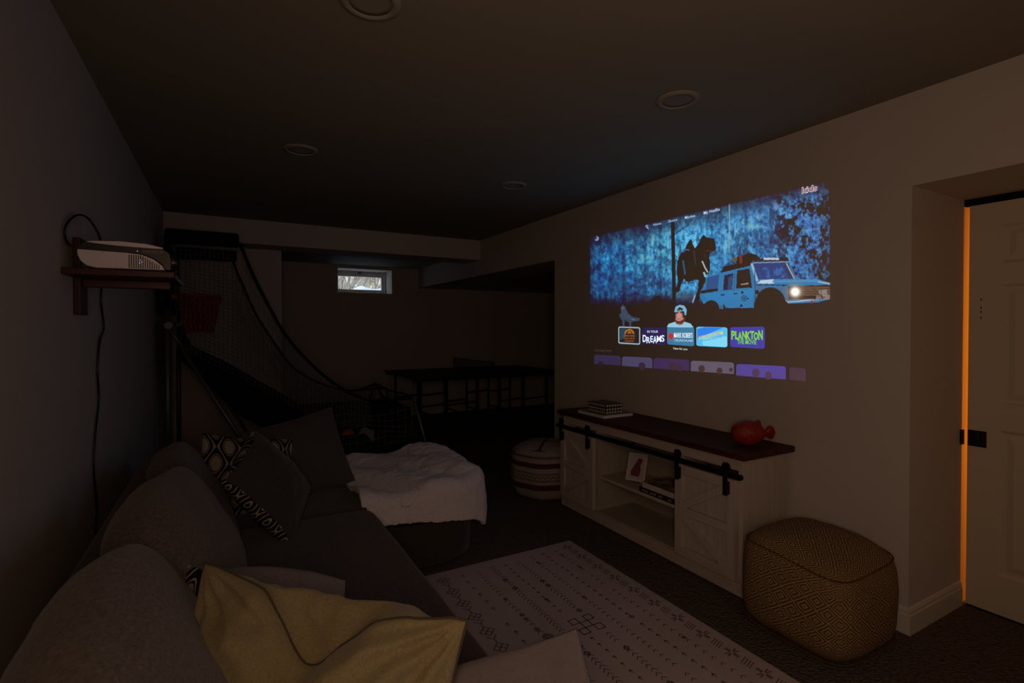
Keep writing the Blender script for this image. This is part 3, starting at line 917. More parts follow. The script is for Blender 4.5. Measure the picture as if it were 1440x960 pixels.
for i in range(48):
    q = superell(2*PI*i/48, .238, .238, 5.2)
    k = max(0, (-q.x*.3 - q.y*.8)/.22)
    ring.append(PC + Vector((q.x*1.005, q.y*1.005, .395 - .03*k)))
MB().tube(ring, .0035, 6, True).build('top_seam', M_JUTE, pf, True)
ring = [PC + Vector((q.x, q.y, .030)) for q in (superell(2*PI*i/48, .247, .247, 5.2) for i in range(48))]
MB().tube(ring, .0035, 6, True).build('bottom_seam', M_JUTE, pf, True)

def pouf_stripes():
    k = NT('striped_cotton'); co = k.coord(); s = k.n('ShaderNodeSeparateXYZ'); k.put(s.inputs[0], co)
    n = k.noise(co, 8, 2); z = k.math('ADD', s.outputs[2], k.math('MULTIPLY', k.math('SUBTRACT', n, .5), .008))
    cr, rust, th = (.30, .26, .24), (.085, .028, .024), (.19, .145, .125)
    stops = [(0, cr), (.055, cr), (.10, rust), (.145, cr), (.17, th), (.19, cr), (.225, th), (.24, cr), (.275, rust), (.315, cr), (.345, th), (.36, cr)]
    col = k.ramp(k.math('DIVIDE', z, .44/.44), [(p, c) for p, c in stops], 'CONSTANT')
    # zigzag thread line
    ang = k.math('ARCTAN2', s.outputs[1], s.outputs[0])
    zz = k.math('MULTIPLY', k.math('PINGPONG', k.math('MULTIPLY', ang, 14), 1.0), .016)
    d = k.math('ABSOLUTE', k.math('SUBTRACT', z, k.math('ADD', zz, .200)))
    col = k.mix(k.math('LESS_THAN', d, .004), col, (.10, .06, .04))
    # crossed lines on the top
    a = k.math('PINGPONG', k.math('MULTIPLY', k.math('ADD', s.outputs[0], s.outputs[1]), 6), 1.0)
    b = k.math('PINGPONG', k.math('MULTIPLY', k.math('SUBTRACT', s.outputs[0], s.outputs[1]), 6), 1.0)
    t = k.math('MULTIPLY', k.math('LESS_THAN', k.math('MINIMUM', a, b), .10), k.math('GREATER_THAN', z, .40))
    col = k.mix(t, col, (.10, .045, .035))
    k.bump(k.noise(co, 150, 2), .5, .004)
    return k.fin(col, .95, 0, .1)
p2 = Vector((2.355, 3.635, 0))
pf2 = thing('drum_pouf', p2, 'round cream pouf with rust stripes at the far end of the console', 'pouf')
prof = [(0, .004), (.22, .004), (.265, .03), (.295, .10), (.302, .18), (.300, .27), (.288, .345), (.275, .365), (.25, .395), (.18, .425), (.09, .438), (0, .440)]
m = MB()
def pfn(u, v):
    k = v*(len(prof)-1); i = min(int(k), len(prof)-2); t = k-i
    r = prof[i][0]*(1-t)+prof[i+1][0]*t; z = prof[i][1]*(1-t)+prof[i+1][1]*t
    a = 2*PI*u; r *= 1 + .018*math.cos(8*a)
    return p2 + Vector((r*math.cos(a), r*math.sin(a), z))
m.sheet(pfn, 80, 33, closed_u=True)
m.build('cover', pouf_stripes(), pf2, True, 1e-5)
ring = [p2 + Vector((math.cos(a)*.279*(1+.018*math.cos(8*a)), math.sin(a)*.279*(1+.018*math.cos(8*a)), .362)) for a in (2*PI*i/80 for i in range(80))]
MB().tube(ring, .005, 6, True).build('top_seam', mat_plain('rust_cord', (.12, .07, .05), .9), pf2, True)

# ================================================================== PROJECTOR SHELF (left wall)
sh = thing('wall_shelf', (XL, 2.5, 1.585), 'red-stained wooden bracket shelf on the left wall holding the projector', 'shelf')
SY0, SY1, SX1 = 2.27, 2.72, -.165
MB().box(XL+.002, SX1, SY0, SY1, 1.575, 1.598, .003).build('shelf_board', M_MAHOG, sh)
MB().box(XL+.001, XL+.022, 2.43, 2.545, 1.44, 1.725, .003).build('wall_upright', M_MAHOGV, sh)
MB().box(XL+.022, SX1-.03, 2.465, 2.51, 1.545, 1.575, .003).build('support_arm', M_MAHOG, sh)
PZ = 1.5985
pj = thing('projector', (-.30, 2.40, PZ), 'white and black home projector sitting on the red wooden wall shelf', 'projector')
PX0, PX1, PY0, PY1, PH = -.452, -.178, 2.285, 2.515, .108
M_PJW = M_WHITEP
# side profile (x, z) of the lower white shell: rounded rear bottom, grille sweep to the front
low = [(.055,.0),(.03,.006),(.012,.022),(.004,.045),(.004,.062),(.14,.058),(.185,.055),(.222,.040),(.248,.018),(.256,.002)]
lowp = [(PX0+a, PY0, PZ+.004+b) for a, b in low]
mm = MB().prism(lowp, (0, PY1-PY0, 0)); bmesh.ops.bevel(mm.bm, geom=list(mm.bm.edges), offset=.002, segments=1, affect='EDGES')
shell = mm.build('lower_shell', M_PJW, pj)
mid = [(.004,.0635),(.02,.088),(.25,.078),(.268,.066),(.274,.045),(.274,.004),(.259,.004),(.25,.022),(.225,.043),(.187,.058),(.14,.0605)]
midp = [(PX0+a, PY0+.002, PZ+.004+b) for a, b in mid]
body = MB().prism(midp, (0, PY1-PY0-.004, 0)).build('dark_band', M_BLACKP, pj)
top = [(.028,.0885),(.05,.092),(.12,.0965),(.20,.093),(.248,.083),(.252,.079),(.22,.0785),(.12,.0805),(.05,.085)]
topp = [(PX0+a, PY0-.001, PZ+.005+b) for a, b in top]
MB().prism(topp, (0, PY1-PY0+.002, 0)).build('top_shell', M_PJW, pj)
MB().box(PX0+.07, PX1-.09, PY0+.04, PY1-.04, PZ+.100, PZ+.108, .004).build('top_panel', M_BLACKP, pj)
for i in range(14):
    x = PX0+.148+i*.0068
    zt = .052 if i < 6 else .052-.0042*(i-5)
    if zt < .012: continue
    MB().box(x, x+.0032, PY0-.0012, PY0+.001, PZ+.008, PZ+.004+zt).build('grille_slot', M_BLACKP, shell)
for i in range(10):
    x = PX0+.19+i*.0065
    MB().box(x, x+.003, PY0+.0005, PY0+.0022, PZ+.066, PZ+.076).build('vent_slot', M_STEEL, body)
for (a, b) in ((.1795,.026), (.1815,.036), (.1865,.030), (.173,.069)):
    MB().box(PX0+a, PX0+a+.0022, PY0-.0018, PY0-.0008, PZ+b, PZ+b+.003).build('indicator_light', emit('led_blue', (.45, .55, 1.0), .55), shell if b < .05 else body)
lens = MB().lathe([(0,.0),(.034,.0),(.034,.016),(.030,.018),(.027,.008),(0,.006)], (PX1-.004, 2.35, PZ+.042), 28, Matrix.Rotation(R(90), 3, 'Y')).build('lens_ring', M_BLACKP, pj, False)
MB().lathe([(0,.013),(.012,.0115),(.020,.009),(.026,.006),(0,.005)], (PX1-.004, 2.35, PZ+.042), 28, Matrix.Rotation(R(90), 3, 'Y')).build('lens_glass', mat_plain('coated_glass', (.10,.08,.07), .08, .6), lens, True)
for (a, b) in ((.03, .03), (.03, .2), (.24, .03), (.24, .2)):
    MB().lathe([(0,0),(.008,0),(.008,.006),(0,.006)], (PX0+a, PY0+b, PZ), 10).build('foot', M_BLACKP, pj)
# cables
def spline(pts, n=12):
    P = [Vector(p) for p in pts]; out = []
    Q = [P[0]*2-P[1]] + P + [P[-1]*2-P[-2]]
    for i in range(1, len(Q)-2):
        for k in range(n):
            t = k/n; a, b, c, d = Q[i-1], Q[i], Q[i+1], Q[i+2]
            out.append(.5*((2*b) + (c-a)*t + (2*a-5*b+4*c-d)*t*t + (3*b-a-3*c+d)*t**3))
    out.append(P[-1]); return out
loop = [at_y(142, 340, 2.36), at_y(137, 326, 2.38), at_x(125, 308, -.45), at_x(112, 302, -.465), at_x(99, 308, -.475), at_x(91, 322, -.48), at_x(93, 338, -.48), at_x(99, 345, -.483)]
tag(MB().tube(spline(loop), .0042, 8).build('power_cable', M_BLACKP, smooth=True), 'black cable looping up from the back of the projector to the wall', 'cable', 'projector cables')
hang = [at_y(122, 348, 2.53) , at_y(128, 343, 2.50), at_y(139, 341, 2.42), at_y(144, 345, 2.36)]
tag(MB().tube(spline(hang), .0045, 8).build('power_cable', M_BLACKP, smooth=True), 'short black lead plugged into the rear of the projector', 'cable', 'projector cables')
drop = [at_x(142, 385, -.482), at_x(143, 400, -.482), at_x(142, 425, -.482), at_x(146, 460, -.482), at_x(140, 480, -.482), at_x(137, 520, -.482), at_x(139, 560, -.482), at_x(134, 610, -.482), at_x(132, 660, -.482), at_x(136, 715, -.482), at_x(134, 745, -.482)]
drop += [drop[-1] + Vector((.005, .03, -.15)), drop[-1] + Vector((.0, .05, -.35))]
tag(MB().tube(spline(drop), .0042, 8).build('power_cable', M_BLACKP, smooth=True), 'long black cable hanging down the left wall from the shelf to behind the sofa', 'cable', 'projector cables')

# ================================================================== BASKETBALL ARCADE (against the left wall, facing right)
AN, AF = 4.80, 5.85          # near and far side planes
arc = thing('basketball_arcade', (.6, 5.3, 0), 'folding two-hoop basketball arcade machine with black net sides in the far left corner', 'arcade game')
BX = -.40
for y in (AN, AF):
    MB().tube([(BX, y, 0), (BX, y, 1.55)], .019, 12).build('rear_pole', M_STEEL, arc, True)
    MB().tube([(BX, y, 1.52), (BX, y, 2.12)], .016, 12).build('upper_pole', M_BLACK, arc, True)
    MB().lathe([(0,-.012),(.028,-.012),(.028,.012),(0,.012)], (BX+.01, y-.02, 1.41), 16, Matrix.Rotation(R(90), 3, 'X')).build('joint_disc', M_STEEL, arc, False)
    x1 = at_y(336, 330, AN).x
    MB().box(BX-.01, x1, y-.05, y+.05, 2.055, 2.165, .02).build('top_arm', M_BLACKF, arc)
    MB().tube([(-.30, y, 1.22), (.06, y, .55), (.36, y, .01)], .016, 10).build('brace_leg', M_STEEL, arc, True)
    MB().tube([(BX, y, 1.40), (-.30, y, 1.24)], .014, 10).build('link', M_STEEL, arc, True)
    # sloping side panel of the return ramp
    pts = [(-.33, y-.008, 1.25), (.05, y-.008, 1.02), (.40, y-.008, .78), (.66, y-.008, .60), (.60, y-.008, .50), (.30, y-.008, .53), (.10, y-.008, .66), (-.12, y-.008, .92), (-.33, y-.008, 1.16)]
    MB().prism(pts, (0, .016, 0)).build('ramp_side', M_BLACKF, arc)
# backboard and ramp cloth
bb = MB().box(BX-.004, BX+.012, AN+.04, AF-.04, 1.50, 2.06, .004).build('backboard', mat_plain('grey_backboard', (.05, .05, .05), .6), arc)
M_HOOP = mat_plain('red_hoop', (.42, .02, .015), .5)
for yc in (5.08, 5.57):
    MB().tube([(BX+.20+.16*math.cos(2*PI*i/28), yc+.16*math.sin(2*PI*i/28), 1.66) for i in range(28)], .011, 8, True).build('hoop_rim', M_HOOP, arc, True)
    m = MB()
    for i in range(20):
        a0 = 2*PI*i/20
        for s in (-1, 1):
            m.tube([(BX+.20+(.158-.06*t)*math.cos(a0+s*t*.9), yc+(.158-.06*t)*math.sin(a0+s*t*.9), 1.655-.30*t) for t in (0,.25,.5,.75,1)], .004, 4)
    tag(m.build('hoop_net', mat_plain('red_net', (.34, .03, .025), .8), arc), kind='stuff')
    MB().box(BX+.012, BX+.05, yc-.05, yc+.05, 1.63, 1.67, .003).build('hoop_bracket', M_HOOP, arc)
m = MB()
def rampf(u, v):
    xs = [(-.36, 1.45), (-.30, 1.16), (-.10, .92), (.12, .66), (.32, .52), (.62, .48), (1.15, .42)]
    k = u*(len(xs)-1); i = min(int(k), len(xs)-2); t = k-i
    x = xs[i][0]*(1-t)+xs[i+1][0]*t; z = xs[i][1]*(1-t)+xs[i+1][1]*t
    return Vector((x, AN+.02+(AF-AN-.04)*v, z-.05*math.sin(PI*v)))
m.sheet(rampf, 24, 10)
m.build('ramp_cloth', M_BLACKF, arc, True, recalc=False)
# ball tray at the front
tray = MB()
FX0, FX1 = .62, 1.56
tray.box(FX0, FX1, AN+.0, AN+.012, .26, .415, .004).box(FX0, FX1, AF-.012, AF, .30, .58, .004).box(FX1-.012, FX1, AN, AF, .30, .62, .004).box(FX0, FX1, AN, AF, .26, .272)
tray.build('ball_tray', M_BLACKF, arc)
for y in (AN+.03, AF-.03):
    p = at_y(575, 556, AN+.03)
    MB().tube([(1.28, y, .70), (1.60, y, .705)], .012, 8).build('front_arm', M_BLACK, arc, True)
    MB().tube([(1.595, y, .715), (1.72, y, .26), (1.79, y, .0)], .015, 10).build('front_leg', M_STEEL, arc, True)
    MB().tube([(.50, y, .50), (.66, y, .25), (.82, y, .0)], .015, 10).build('front_leg', M_BLACK, arc, True)
pp = [at_y(518, 568, AF), at_y(527, 539, AF), at_y(546, 571, AF)]
MB().tube(pp, .016, 8).build('end_post', M_BLACK, arc, True)
# edge ropes and netting
rope_n = [(337,341),(354,383),(374,423),(398,466),(422,496),(453,526),(485,549),(519,565)]
rope_f = [(327,365),(337,391),(358,438),(378,470),(406,510),(434,531),(469,545),(497,549),(522,542),(528,539)]
RN = spline([at_y(a, b, AN) for a, b in rope_n], 6)
RF = spline([at_y(a, b, AF) for a, b in rope_f], 6)
MB().tube(RN, .014, 8).build('edge_rope', M_BLACKF, arc, True)
MB().tube(RF, .012, 8).build('edge_rope', M_BLACKF, arc, True)
q = [at_y(528, 539, AF), at_y(548, 549, AF-.3), at_y(568, 553, AN+.2), at_y(575, 557, AN+.03)]
MB().tube(spline(q, 5), .010, 8).build('edge_rope', M_BLACKF, arc, True)
def interp(P, x):
    if x <= P[0].x: return P[0].z
    for a, b in zip(P, P[1:]):
        if a.x <= x <= b.x: return a.z + (b.z-a.z)*(x-a.x)/max(1e-6, b.x-a.x)
    return P[-1].z
low_n = [Vector(p) for p in ((-.33,0,1.24),(.05,0,1.02),(.40,0,.78),(.66,0,.59),(.80,0,.50),(1.6,0,.48))]
def net(P, y, xend, name):
    m = MB(); x0 = -.34
    hx = P[0].x
    def top(x): return 2.06 if x < hx else interp(P, x)
    nx, nz = 46, 30
    rnd = random.Random(int(y*10))
    def pt(i, j):
        x = x0 + (xend-x0)*i/nx; a, b = interp(low_n, x), max(top(x), interp(low_n, x)+.01)
        jx = .006*noise.noise(Vector((i*.35, j*.35, y)))
        return Vector((x + jx*1.5, y + .03*math.sin(PI*j/nz)*math.sin(PI*i/nx*1.0) + jx, a + (b-a)*j/nz + jx))
    for i in range(nx+1): m.tube([pt(i, j) for j in range(nz+1)], .0017, 3, cap=False)
    for j in range(0, nz+1): m.tube([pt(i, j) for i in range(nx+1)], .0017, 3, cap=False)
    return tag(m.build(name, M_CORD, arc, recalc=False), kind='stuff')
net(RN, AN-.012, 1.16, 'side_net')
net(RF, AF, 1.48, 'side_net')
# net in front of the ball tray
m = MB()
for i in range(15):
    x = .66 + i*.064
    m.tube([(x, AN-.012, .28), (x+.01, AN-.016, .45), (x, AN-.012, .50 + .17*max(0, (x-.75)/.8))], .0035, 4)
for j in range(6):
    m.tube([(.64+k*.1, AN-.014, .29+j*.06 + .02*math.sin(k+j)) for k in range(10)], .0035, 4)
tag(m.build('tray_net', mat_plain('grey_cord', (.10,.10,.10), .9), arc, recalc=False), kind='stuff')

bp = at_y(489, 615, 4.72)
ball = thing('basketball', (bp.x, bp.y+.28, bp.z), 'small orange basketball lying in the front tray of the arcade machine', 'ball')
bc = at_y(489, 614, AN+.09)
BASE[ball.name] = Vector(bc); ball.location = bc
m = MB(); m.lathe([(.0001 if a in (0, 18) else .073*math.sin(PI*a/18), -.073*math.cos(PI*a/18)) for a in range(19)], bc, 28)
m.build('ball_skin', M_ORANGE, ball, True, 1e-4)
for M3 in (Matrix.Identity(3), Matrix.Rotation(R(90), 3, 'X'), Matrix.Rotation(R(90), 3, 'Y')):
    MB().tube([bc + M3 @ Vector((.0725*math.cos(2*PI*i/32), .0725*math.sin(2*PI*i/32), 0)) for i in range(32)], .0015, 4, True).build('seam', M_BLACKP, ball, True)
# crumpled paper in the tray
pc = at_y(516, 609, AN-.03)
m = MB()
def paperf(u, v):
    return pc + Vector(((u-.5)*.14, .01*noise.noise(Vector((u*3, v*3, 1)))+.02*v, (v-.5)*.10*(.25+.9*u) + .03*math.sin(u*5)))
m.sheet(paperf, 8, 6)
tag(m.build('paper_sheet', mat_plain('dull_paper', (.16, .165, .165), .9), smooth=True, recalc=False), 'crumpled pale sheet caught in the netting at the front of the arcade tray', 'paper')
bpy.data.objects['paper_sheet'].modifiers.new('thickness', 'SOLIDIFY').thickness = .002

# ================================================================== TABLE-TENNIS TABLE
tt = thing('table_tennis_table', (3.2, 6.95, 0), 'dark folding table-tennis table with a low net standing in the games room', 'table')
TX0, TX1, TY0, TY1, TZ = 2.06, 4.34, 6.30, 7.58, .76
for (a, b) in ((TX0, 3.195), (3.205, TX1)):
    tp = MB().box(a, b, TY0, TY1, TZ-.022, TZ, .003).build('table_top', M_TABLE, tt)
    MB().box(a+.02, b-.02, TY0+.02, TY0+.045, TZ-.06, TZ-.022).build('apron', M_BLACK, tt); MB().box(a+.02, b-.02, TY1-.045, TY1-.02, TZ-.06, TZ-.022).build('apron', M_BLACK, tt)
    MB().box(a+.01, b-.01, (TY0+TY1)/2-.004, (TY0+TY1)/2+.004, TZ, TZ+.0006).build('centre_line', mat_plain('dull_line', (.06,.06,.06), .7), tp)
for x in (2.20, 2.55, 3.02, 3.36, 3.75, 4.15):
    for y in (TY0+.08, TY1-.08):
        MB().tube([(x, y, 0), (x, y, TZ-.022)], .019, 8).build('leg', M_BLACK, tt, True)
for (a, b) in ((2.20, 2.55), (2.55, 3.02), (3.02, 3.36), (3.36, 3.75), (3.75, 4.15)):
    for y in (TY0+.08, TY1-.08):
        MB().tube([(a, y, .36 if a != 3.02 else .24), (b, y, .38 if a != 3.02 else .26)], .012, 8).build('cross_bar', M_BLACK, tt, True)
for x in (2.55, 3.02, 3.36, 3.75):
    MB().tube([(x, TY0+.08, .14), (x, TY1-.08, .14)], .012, 8).build('cross_bar', M_BLACK, tt, True)
tn = MB()
NY0, NY1 = TY0-.06, TY1+.06
for i in range(60): tn.tube([(3.2, NY0+(NY1-NY0)*i/59, TZ+.012), (3.2, NY0+(NY1-NY0)*i/59, TZ+.152)], .0016, 3)
for j in range(9): tn.tube([(3.2, NY0, TZ+.012+.0175*j), (3.2, NY1, TZ+.012+.0175*j)], .0016, 3)
tag(tn.build('net_mesh', M_BLACKF, tt), kind='stuff')
MB().box(3.197, 3.203, NY0, NY1, TZ+.146, TZ+.158).build('net_tape', mat_plain('net_tape', (.05,.04,.035), .9), tt)
for y in (NY0, NY1):
    MB().tube([(3.2, y, TZ-.05), (3.2, y, TZ+.17)], .009, 8).box(3.17, 3.23, y-.02, y+.05, TZ-.05, TZ-.026).build('net_post', M_BLACK, tt, False)

# ================================================================== PROJECTED PICTURE ON THE RIGHT WALL
PXW = XR - .0025
CS = 400.0/1129.0
def wall_pt(cx, cy, off=0.0):       # working sheet (1129 x 960) of the picture's art -> point on the wall
    return at_x(800 + cx*CS, 220 + cy*CS, PXW - off)
C_TL, C_TR, C_BR, C_BL = (80, 312), (1040, 80), (1040, 893), (80, 820)
AMB = np.array([.036, .024, .018])
def to_lin(rgb):
    c = np.asarray(rgb, float)/255
    return np.where(c <= .04045, c/12.92, ((c+.055)/1.055)**2.4)
def glow_rgb(rgb): return np.clip(to_lin(rgb) - AMB, 0, None)

def homography(src, dst):
    A = []
    for (x, y), (u, v) in zip(src, dst):
        A.append([x, y, 1, 0, 0, 0, -u*x, -u*y, -u]); A.append([0, 0, 0, x, y, 1, -v*x, -v*y, -v])
    h = np.linalg.svd(np.array(A))[2][-1]
    return h.reshape(3, 3)
NU, NV = 560, 320
Hm = homography([(0, 0), (1, 0), (1, 1), (0, 1)], [C_TL, C_TR, C_BR, C_BL])
gu, gv = np.meshgrid(np.linspace(0, 1, NU), np.linspace(0, 1, NV), indexing='ij')
den = Hm[2,0]*gu + Hm[2,1]*gv + Hm[2,2]
PXs = (Hm[0,0]*gu + Hm[0,1]*gv + Hm[0,2])/den
PYs = (Hm[1,0]*gu + Hm[1,1]*gv + Hm[1,2])/den
img = np.zeros((NU, NV, 3))
rs = np.random.RandomState(11)
def vnoise(X, Y, sx, sy, seed):
    r = np.random.RandomState(seed); G = r.rand(260, 260)
    x = (X/sx) % 259; y = (Y/sy) % 259
    i = x.astype(int); j = y.astype(int); fx = x-i; fy = y-j
    fx = fx*fx*(3-2*fx); fy = fy*fy*(3-2*fy)
    return (G[i, j]*(1-fx) + G[i+1, j]*fx)*(1-fy) + (G[i, j+1]*(1-fx) + G[i+1, j+1]*fx)*fy
def fbm(sx, sy, seed, o=4):
    t = 0; a = .5; n = 0
    for k in range(o):
        t = t + a*vnoise(PXs+1000, PYs+1000, sx/2**k, sy/2**k, seed+k); n += a; a *= .6
    return t/n
def sm(a, b, x): t = np.clip((x-a)/(b-a), 0, 1); return t*t*(3-2*t)
def lay(mask, rgb):
    global img
    m = np.clip(mask, 0, 1)[..., None]
    img = img*(1-m) + np.asarray(rgb, float)*m
def inside(pts):
    P = np.asarray(pts, float); out = np.zeros(PXs.shape, bool)
    n = len(P)
    for i in range(n):
        x0, y0 = P[i]; x1, y1 = P[(i+1) % n]
        if y0 == y1: continue
        c = ((y0 > PYs) != (y1 > PYs)) & (PXs < (x1-x0)*(PYs-y0)/(y1-y0)+x0)
        out ^= c
    return out.astype(float)
def gauss(cx, cy, sx, sy): return np.exp(-((PXs-cx)/sx)**2-((PYs-cy)/sy)**2)
def stroke(pts, w):
    m = np.zeros(PXs.shape)
    for (x0, y0), (x1, y1) in zip(pts, pts[1:]):
        dx, dy = x1-x0, y1-y0; L2 = dx*dx+dy*dy+1e-9
        t = np.clip(((PXs-x0)*dx+(PYs-y0)*dy)/L2, 0, 1)
        m = np.maximum(m, np.clip(w/2+.8-np.hypot(PXs-x0-t*dx, PYs-y0-t*dy), 0, 1))
    return m
# --- misty blue forest
n1 = fbm(160, 210, 1); n2 = fbm(42, 60, 20); n3 = fbm(14, 20, 40); n4 = fbm(9, 70, 60, 3)
n5 = fbm(7, 9, 80, 3); n6 = fbm(60, 30, 90)
base = np.array([18, 78, 140.])[None, None] + np.zeros_like(img)
img = base
lay(gauss(170, 470, 130, 200)*.8, (14, 108, 184))
lay(gauss(480, 340, 150, 190)*.95, (70, 172, 230))
lay(gauss(520, 420, 70, 110)*.7, (40, 160, 232))
lay(gauss(330, 400, 110, 130)*.5, (60, 138, 180))
lay(gauss(690, 290, 150, 160)*.8, (76, 150, 208))
lay(gauss(930, 250, 150, 200)*.65, (84, 122, 196))
lay(sm(.45, .75, n2)*.5*gauss(300, 400, 210, 170), (104, 184, 206))
lay(sm(.48, .68, n3)*.45, (120, 200, 236))
lay(sm(.55, .30, n1)*.45, (14, 50, 92))
lay(sm(.48, .28, n2)*.50, (16, 50, 84))
lay(sm(.47, .30, n3)*.50, (12, 36, 62))
lay(sm(.46, .28, n5)*.35, (16, 40, 66)); lay(sm(.54, .72, n5)*.30, (140, 206, 236))
lay(sm(.5, .8, n4)*.40*gauss(480, 380, 220, 200), (170, 226, 246))
lay(sm(.52, .40, n6)*gauss(230, 520, 170, 90)*.5, (18, 46, 74))
# faint trunks
for (x, w, a) in ((120, 8, .3), (165, 6, .35), (215, 10, .40), (262, 7, .35), (300, 5, .3), (360, 7, .35), (600, 5, .2), (700, 8, .25), (760, 6, .25), (800, 9, .35)):
    lay(np.exp(-((PXs-x-4*n1)/w)**2)*a*sm(.25, .6, n4+.25), (10, 34, 62))
# greenish leaves in the middle and the left
lay(sm(.56, .68, n3)*sm(.42, .6, n2)*np.clip(gauss(740, 300, 90, 60)+gauss(300, 360, 60, 70)*.7+gauss(660, 330, 40, 70)*.6, 0, 1)*.8, (138, 178, 140))
# dark conifer mass at the right
mass = np.clip(sm(790, 900, PXs + 70*(n2-.5))*1.1, 0, 1)*sm(.56, .45, n2*.4+n3*.3+n5*.3 + .10*np.exp(-((PXs-920)/60)**2))
lay(mass, (34, 24, 22))
lay(np.clip(gauss(845, 250, 34, 130), 0, 1)*sm(.6, .4, n3)*.75, (30, 26, 30))
lay(gauss(818, 190, 16, 22)*sm(.3, .6, n3), (120, 158, 215))
lay(sm(960, 1040, PXs)*.45, (40, 32, 40))
# vignette of the picture: dark band at the top and at the left edge
topy = 312 - (PXs-80)*.2417
lay(sm(95, 5, PYs-topy)*.70, (42, 34, 44))
lay(sm(130, 80, PXs)*.35, (30, 30, 40))
# ground fades to black
gl = 590 + 20*(n2-.5)*2 - 30*sm(700, 1000, PXs)
lay(sm(-70, 30, PYs-gl + 60*(n2-.5)), (22, 18, 18))
lay(sm(30, 60, PYs-gl), (0, 0, 0))
lay(gauss(360, 585, 50, 26)*.8, (24, 18, 16)); lay(gauss(210, 610, 110, 22)*.5, (32, 34, 40))
# pale trunk and dark trunk
lay(stroke([(637, 175), (638, 270), (636, 380)], 5)*.8, (120, 168, 178))
lay(stroke([(412, 265), (415, 400), (418, 580)], 14), (36, 22, 20))
lay(stroke([(418, 312), (445, 290), (475, 272)], 3)*.8, (34, 44, 60))
lay(stroke([(420, 390), (432, 402)], 3)*.7, (34, 44, 60))
lay(gauss(470, 555, 40, 14)*.8, (76, 84, 100))
# D(): second working sheet (1440 x 775) used for the dinosaur and the car
def D(*pts): return [((920 + a*260/1440 - 800)/CS, (300 + b*140/775 - 220)/CS) for a, b in pts]
DINO = D((482,272),(470,196),(440,190),(405,186),(385,163),(366,186),(350,222),(318,272),(300,240),(290,195),(270,214),(240,270),(200,322),(180,372),(174,450),(185,530),
         (165,600),(176,618),(196,606),(210,555),(232,508),(250,530),(272,534),(318,514),(345,520),(340,590),(320,650),(312,700),(330,715),(352,712),(355,650),(378,570),(402,520),
         (396,478),(420,472),(434,442),(436,380),(428,345),(440,300),(470,296))
dm = inside(DINO)
lay(dm, (24, 16, 16))
tx = sm(.5, .66, n3)
lay(dm*tx*.5, (74, 44, 38))
lay(stroke(D((222,300),(248,280),(270,285)), 4)*dm, (70, 110, 150)); lay(stroke(D((225,370),(236,440),(240,470)), 6)*dm*.8, (60, 110, 155))
lay(stroke(D((310,290),(322,400)), 6)*dm*.6, (80, 70, 80)); lay(stroke(D((385,310),(400,350)), 5)*dm*.5, (110, 60, 40))
lay(stroke(D((375,375),(395,420),(415,455)), 5), (170, 176, 180)); lay(stroke(D((388,462),(398,490)), 7), (140, 190, 190))
lay(stroke(D((400,292),(430,290),(470,296)), 3)*.7, (110, 66, 48))
lay(stroke(D((300,690),(318,640)), 4), (150, 170, 190)); lay(gauss(*D((400,195))[0], 7, 4)*.6, (90, 52, 40))
# --- car
lay(inside(D((355,640),(362,598),(400,560),(412,492),(520,458),(758,402),(1050,372),(1110,510),(1285,515),(1375,540),(1375,660),(1280,690),(1060,700),(780,775),(560,775),(540,715),(380,700))), (42, 120, 172))
lay(gauss(680, 590, 200, 40)*inside(D((355,640),(400,590),(780,580),(790,770),(560,770),(420,700)))*.6, (40, 92, 138))
lay(inside(D((380,625),(770,590),(775,760),(560,770),(420,700)))*.6, (58, 132, 186))
lay(inside(D((785,560),(1040,575),(1050,700),(800,640)))*.9, (74, 104, 140))
lay(inside(D((520,462),(540,415),(700,372),(760,355),(756,405))), (30, 20, 20))
lay(inside(D((620,345),(680,330),(740,306),(800,322),(826,352),(760,372),(640,392))), (36, 24, 22))
lay(inside(D((600,350),(645,340),(645,370),(605,375))), (90, 92, 60)); lay(inside(D((660,332),(685,330),(685,388),(665,388)))*.8, (150, 60, 44))
lay(inside(D((852,344),(972,344),(972,362),(852,364))), (164, 186, 200))
lay(inside(D((800,352),(1040,340),(1050,372),(760,384)))*.8, (34, 34, 44)); lay(inside(D((852,346),(972,346),(972,361),(852,362))), (176, 196, 206))
lay(inside(D((412,500),(506,474),(494,602),(370,612),(402,586))), (24, 84, 132)); lay(inside(D((362,600),(498,582),(494,604),(360,625))), (44, 22, 26))
lay(inside(D((546,482),(616,464),(606,590),(536,600))), (36, 40, 58)); lay(inside(D((578,500),(612,480),(604,588),(572,590)))*.7, (52, 90, 140))
lay(inside(D((645,446),(742,428),(762,578),(638,584))), (34, 28, 34)); lay(stroke(D((680,552),(730,545)), 5), (150, 150, 140)); lay(gauss(*D((700,495))[0], 26, 26)*.5, (66, 40, 44))
lay(inside(D((768,384),(1040,376),(1098,508),(812,512))), (38, 66, 118)); lay(inside(D((800,420),(1000,420),(1040,500),(830,505)))*sm(.4,.6,n3)*.8, (60, 110, 180))
lay(inside(D((1010,385),(1040,378),(1098,506),(1050,508)))*.7, (54, 58, 76)); lay(stroke(D((1030,390),(1090,505)), 5), (150, 160, 176))
lay(stroke(D((760,395),(800,520)), 9), (140, 176, 200)); lay(stroke(D((770,384),(1040,376)), 4), (120, 150, 170))
lay(inside(D((800,545),(830,520),(930,512),(935,545))), (180, 205, 220)); lay(stroke(D((930,530),(1280,522)), 9), (70, 140, 186)); lay(stroke(D((1280,532),(1370,548)), 5)*.8, (170, 190, 205))
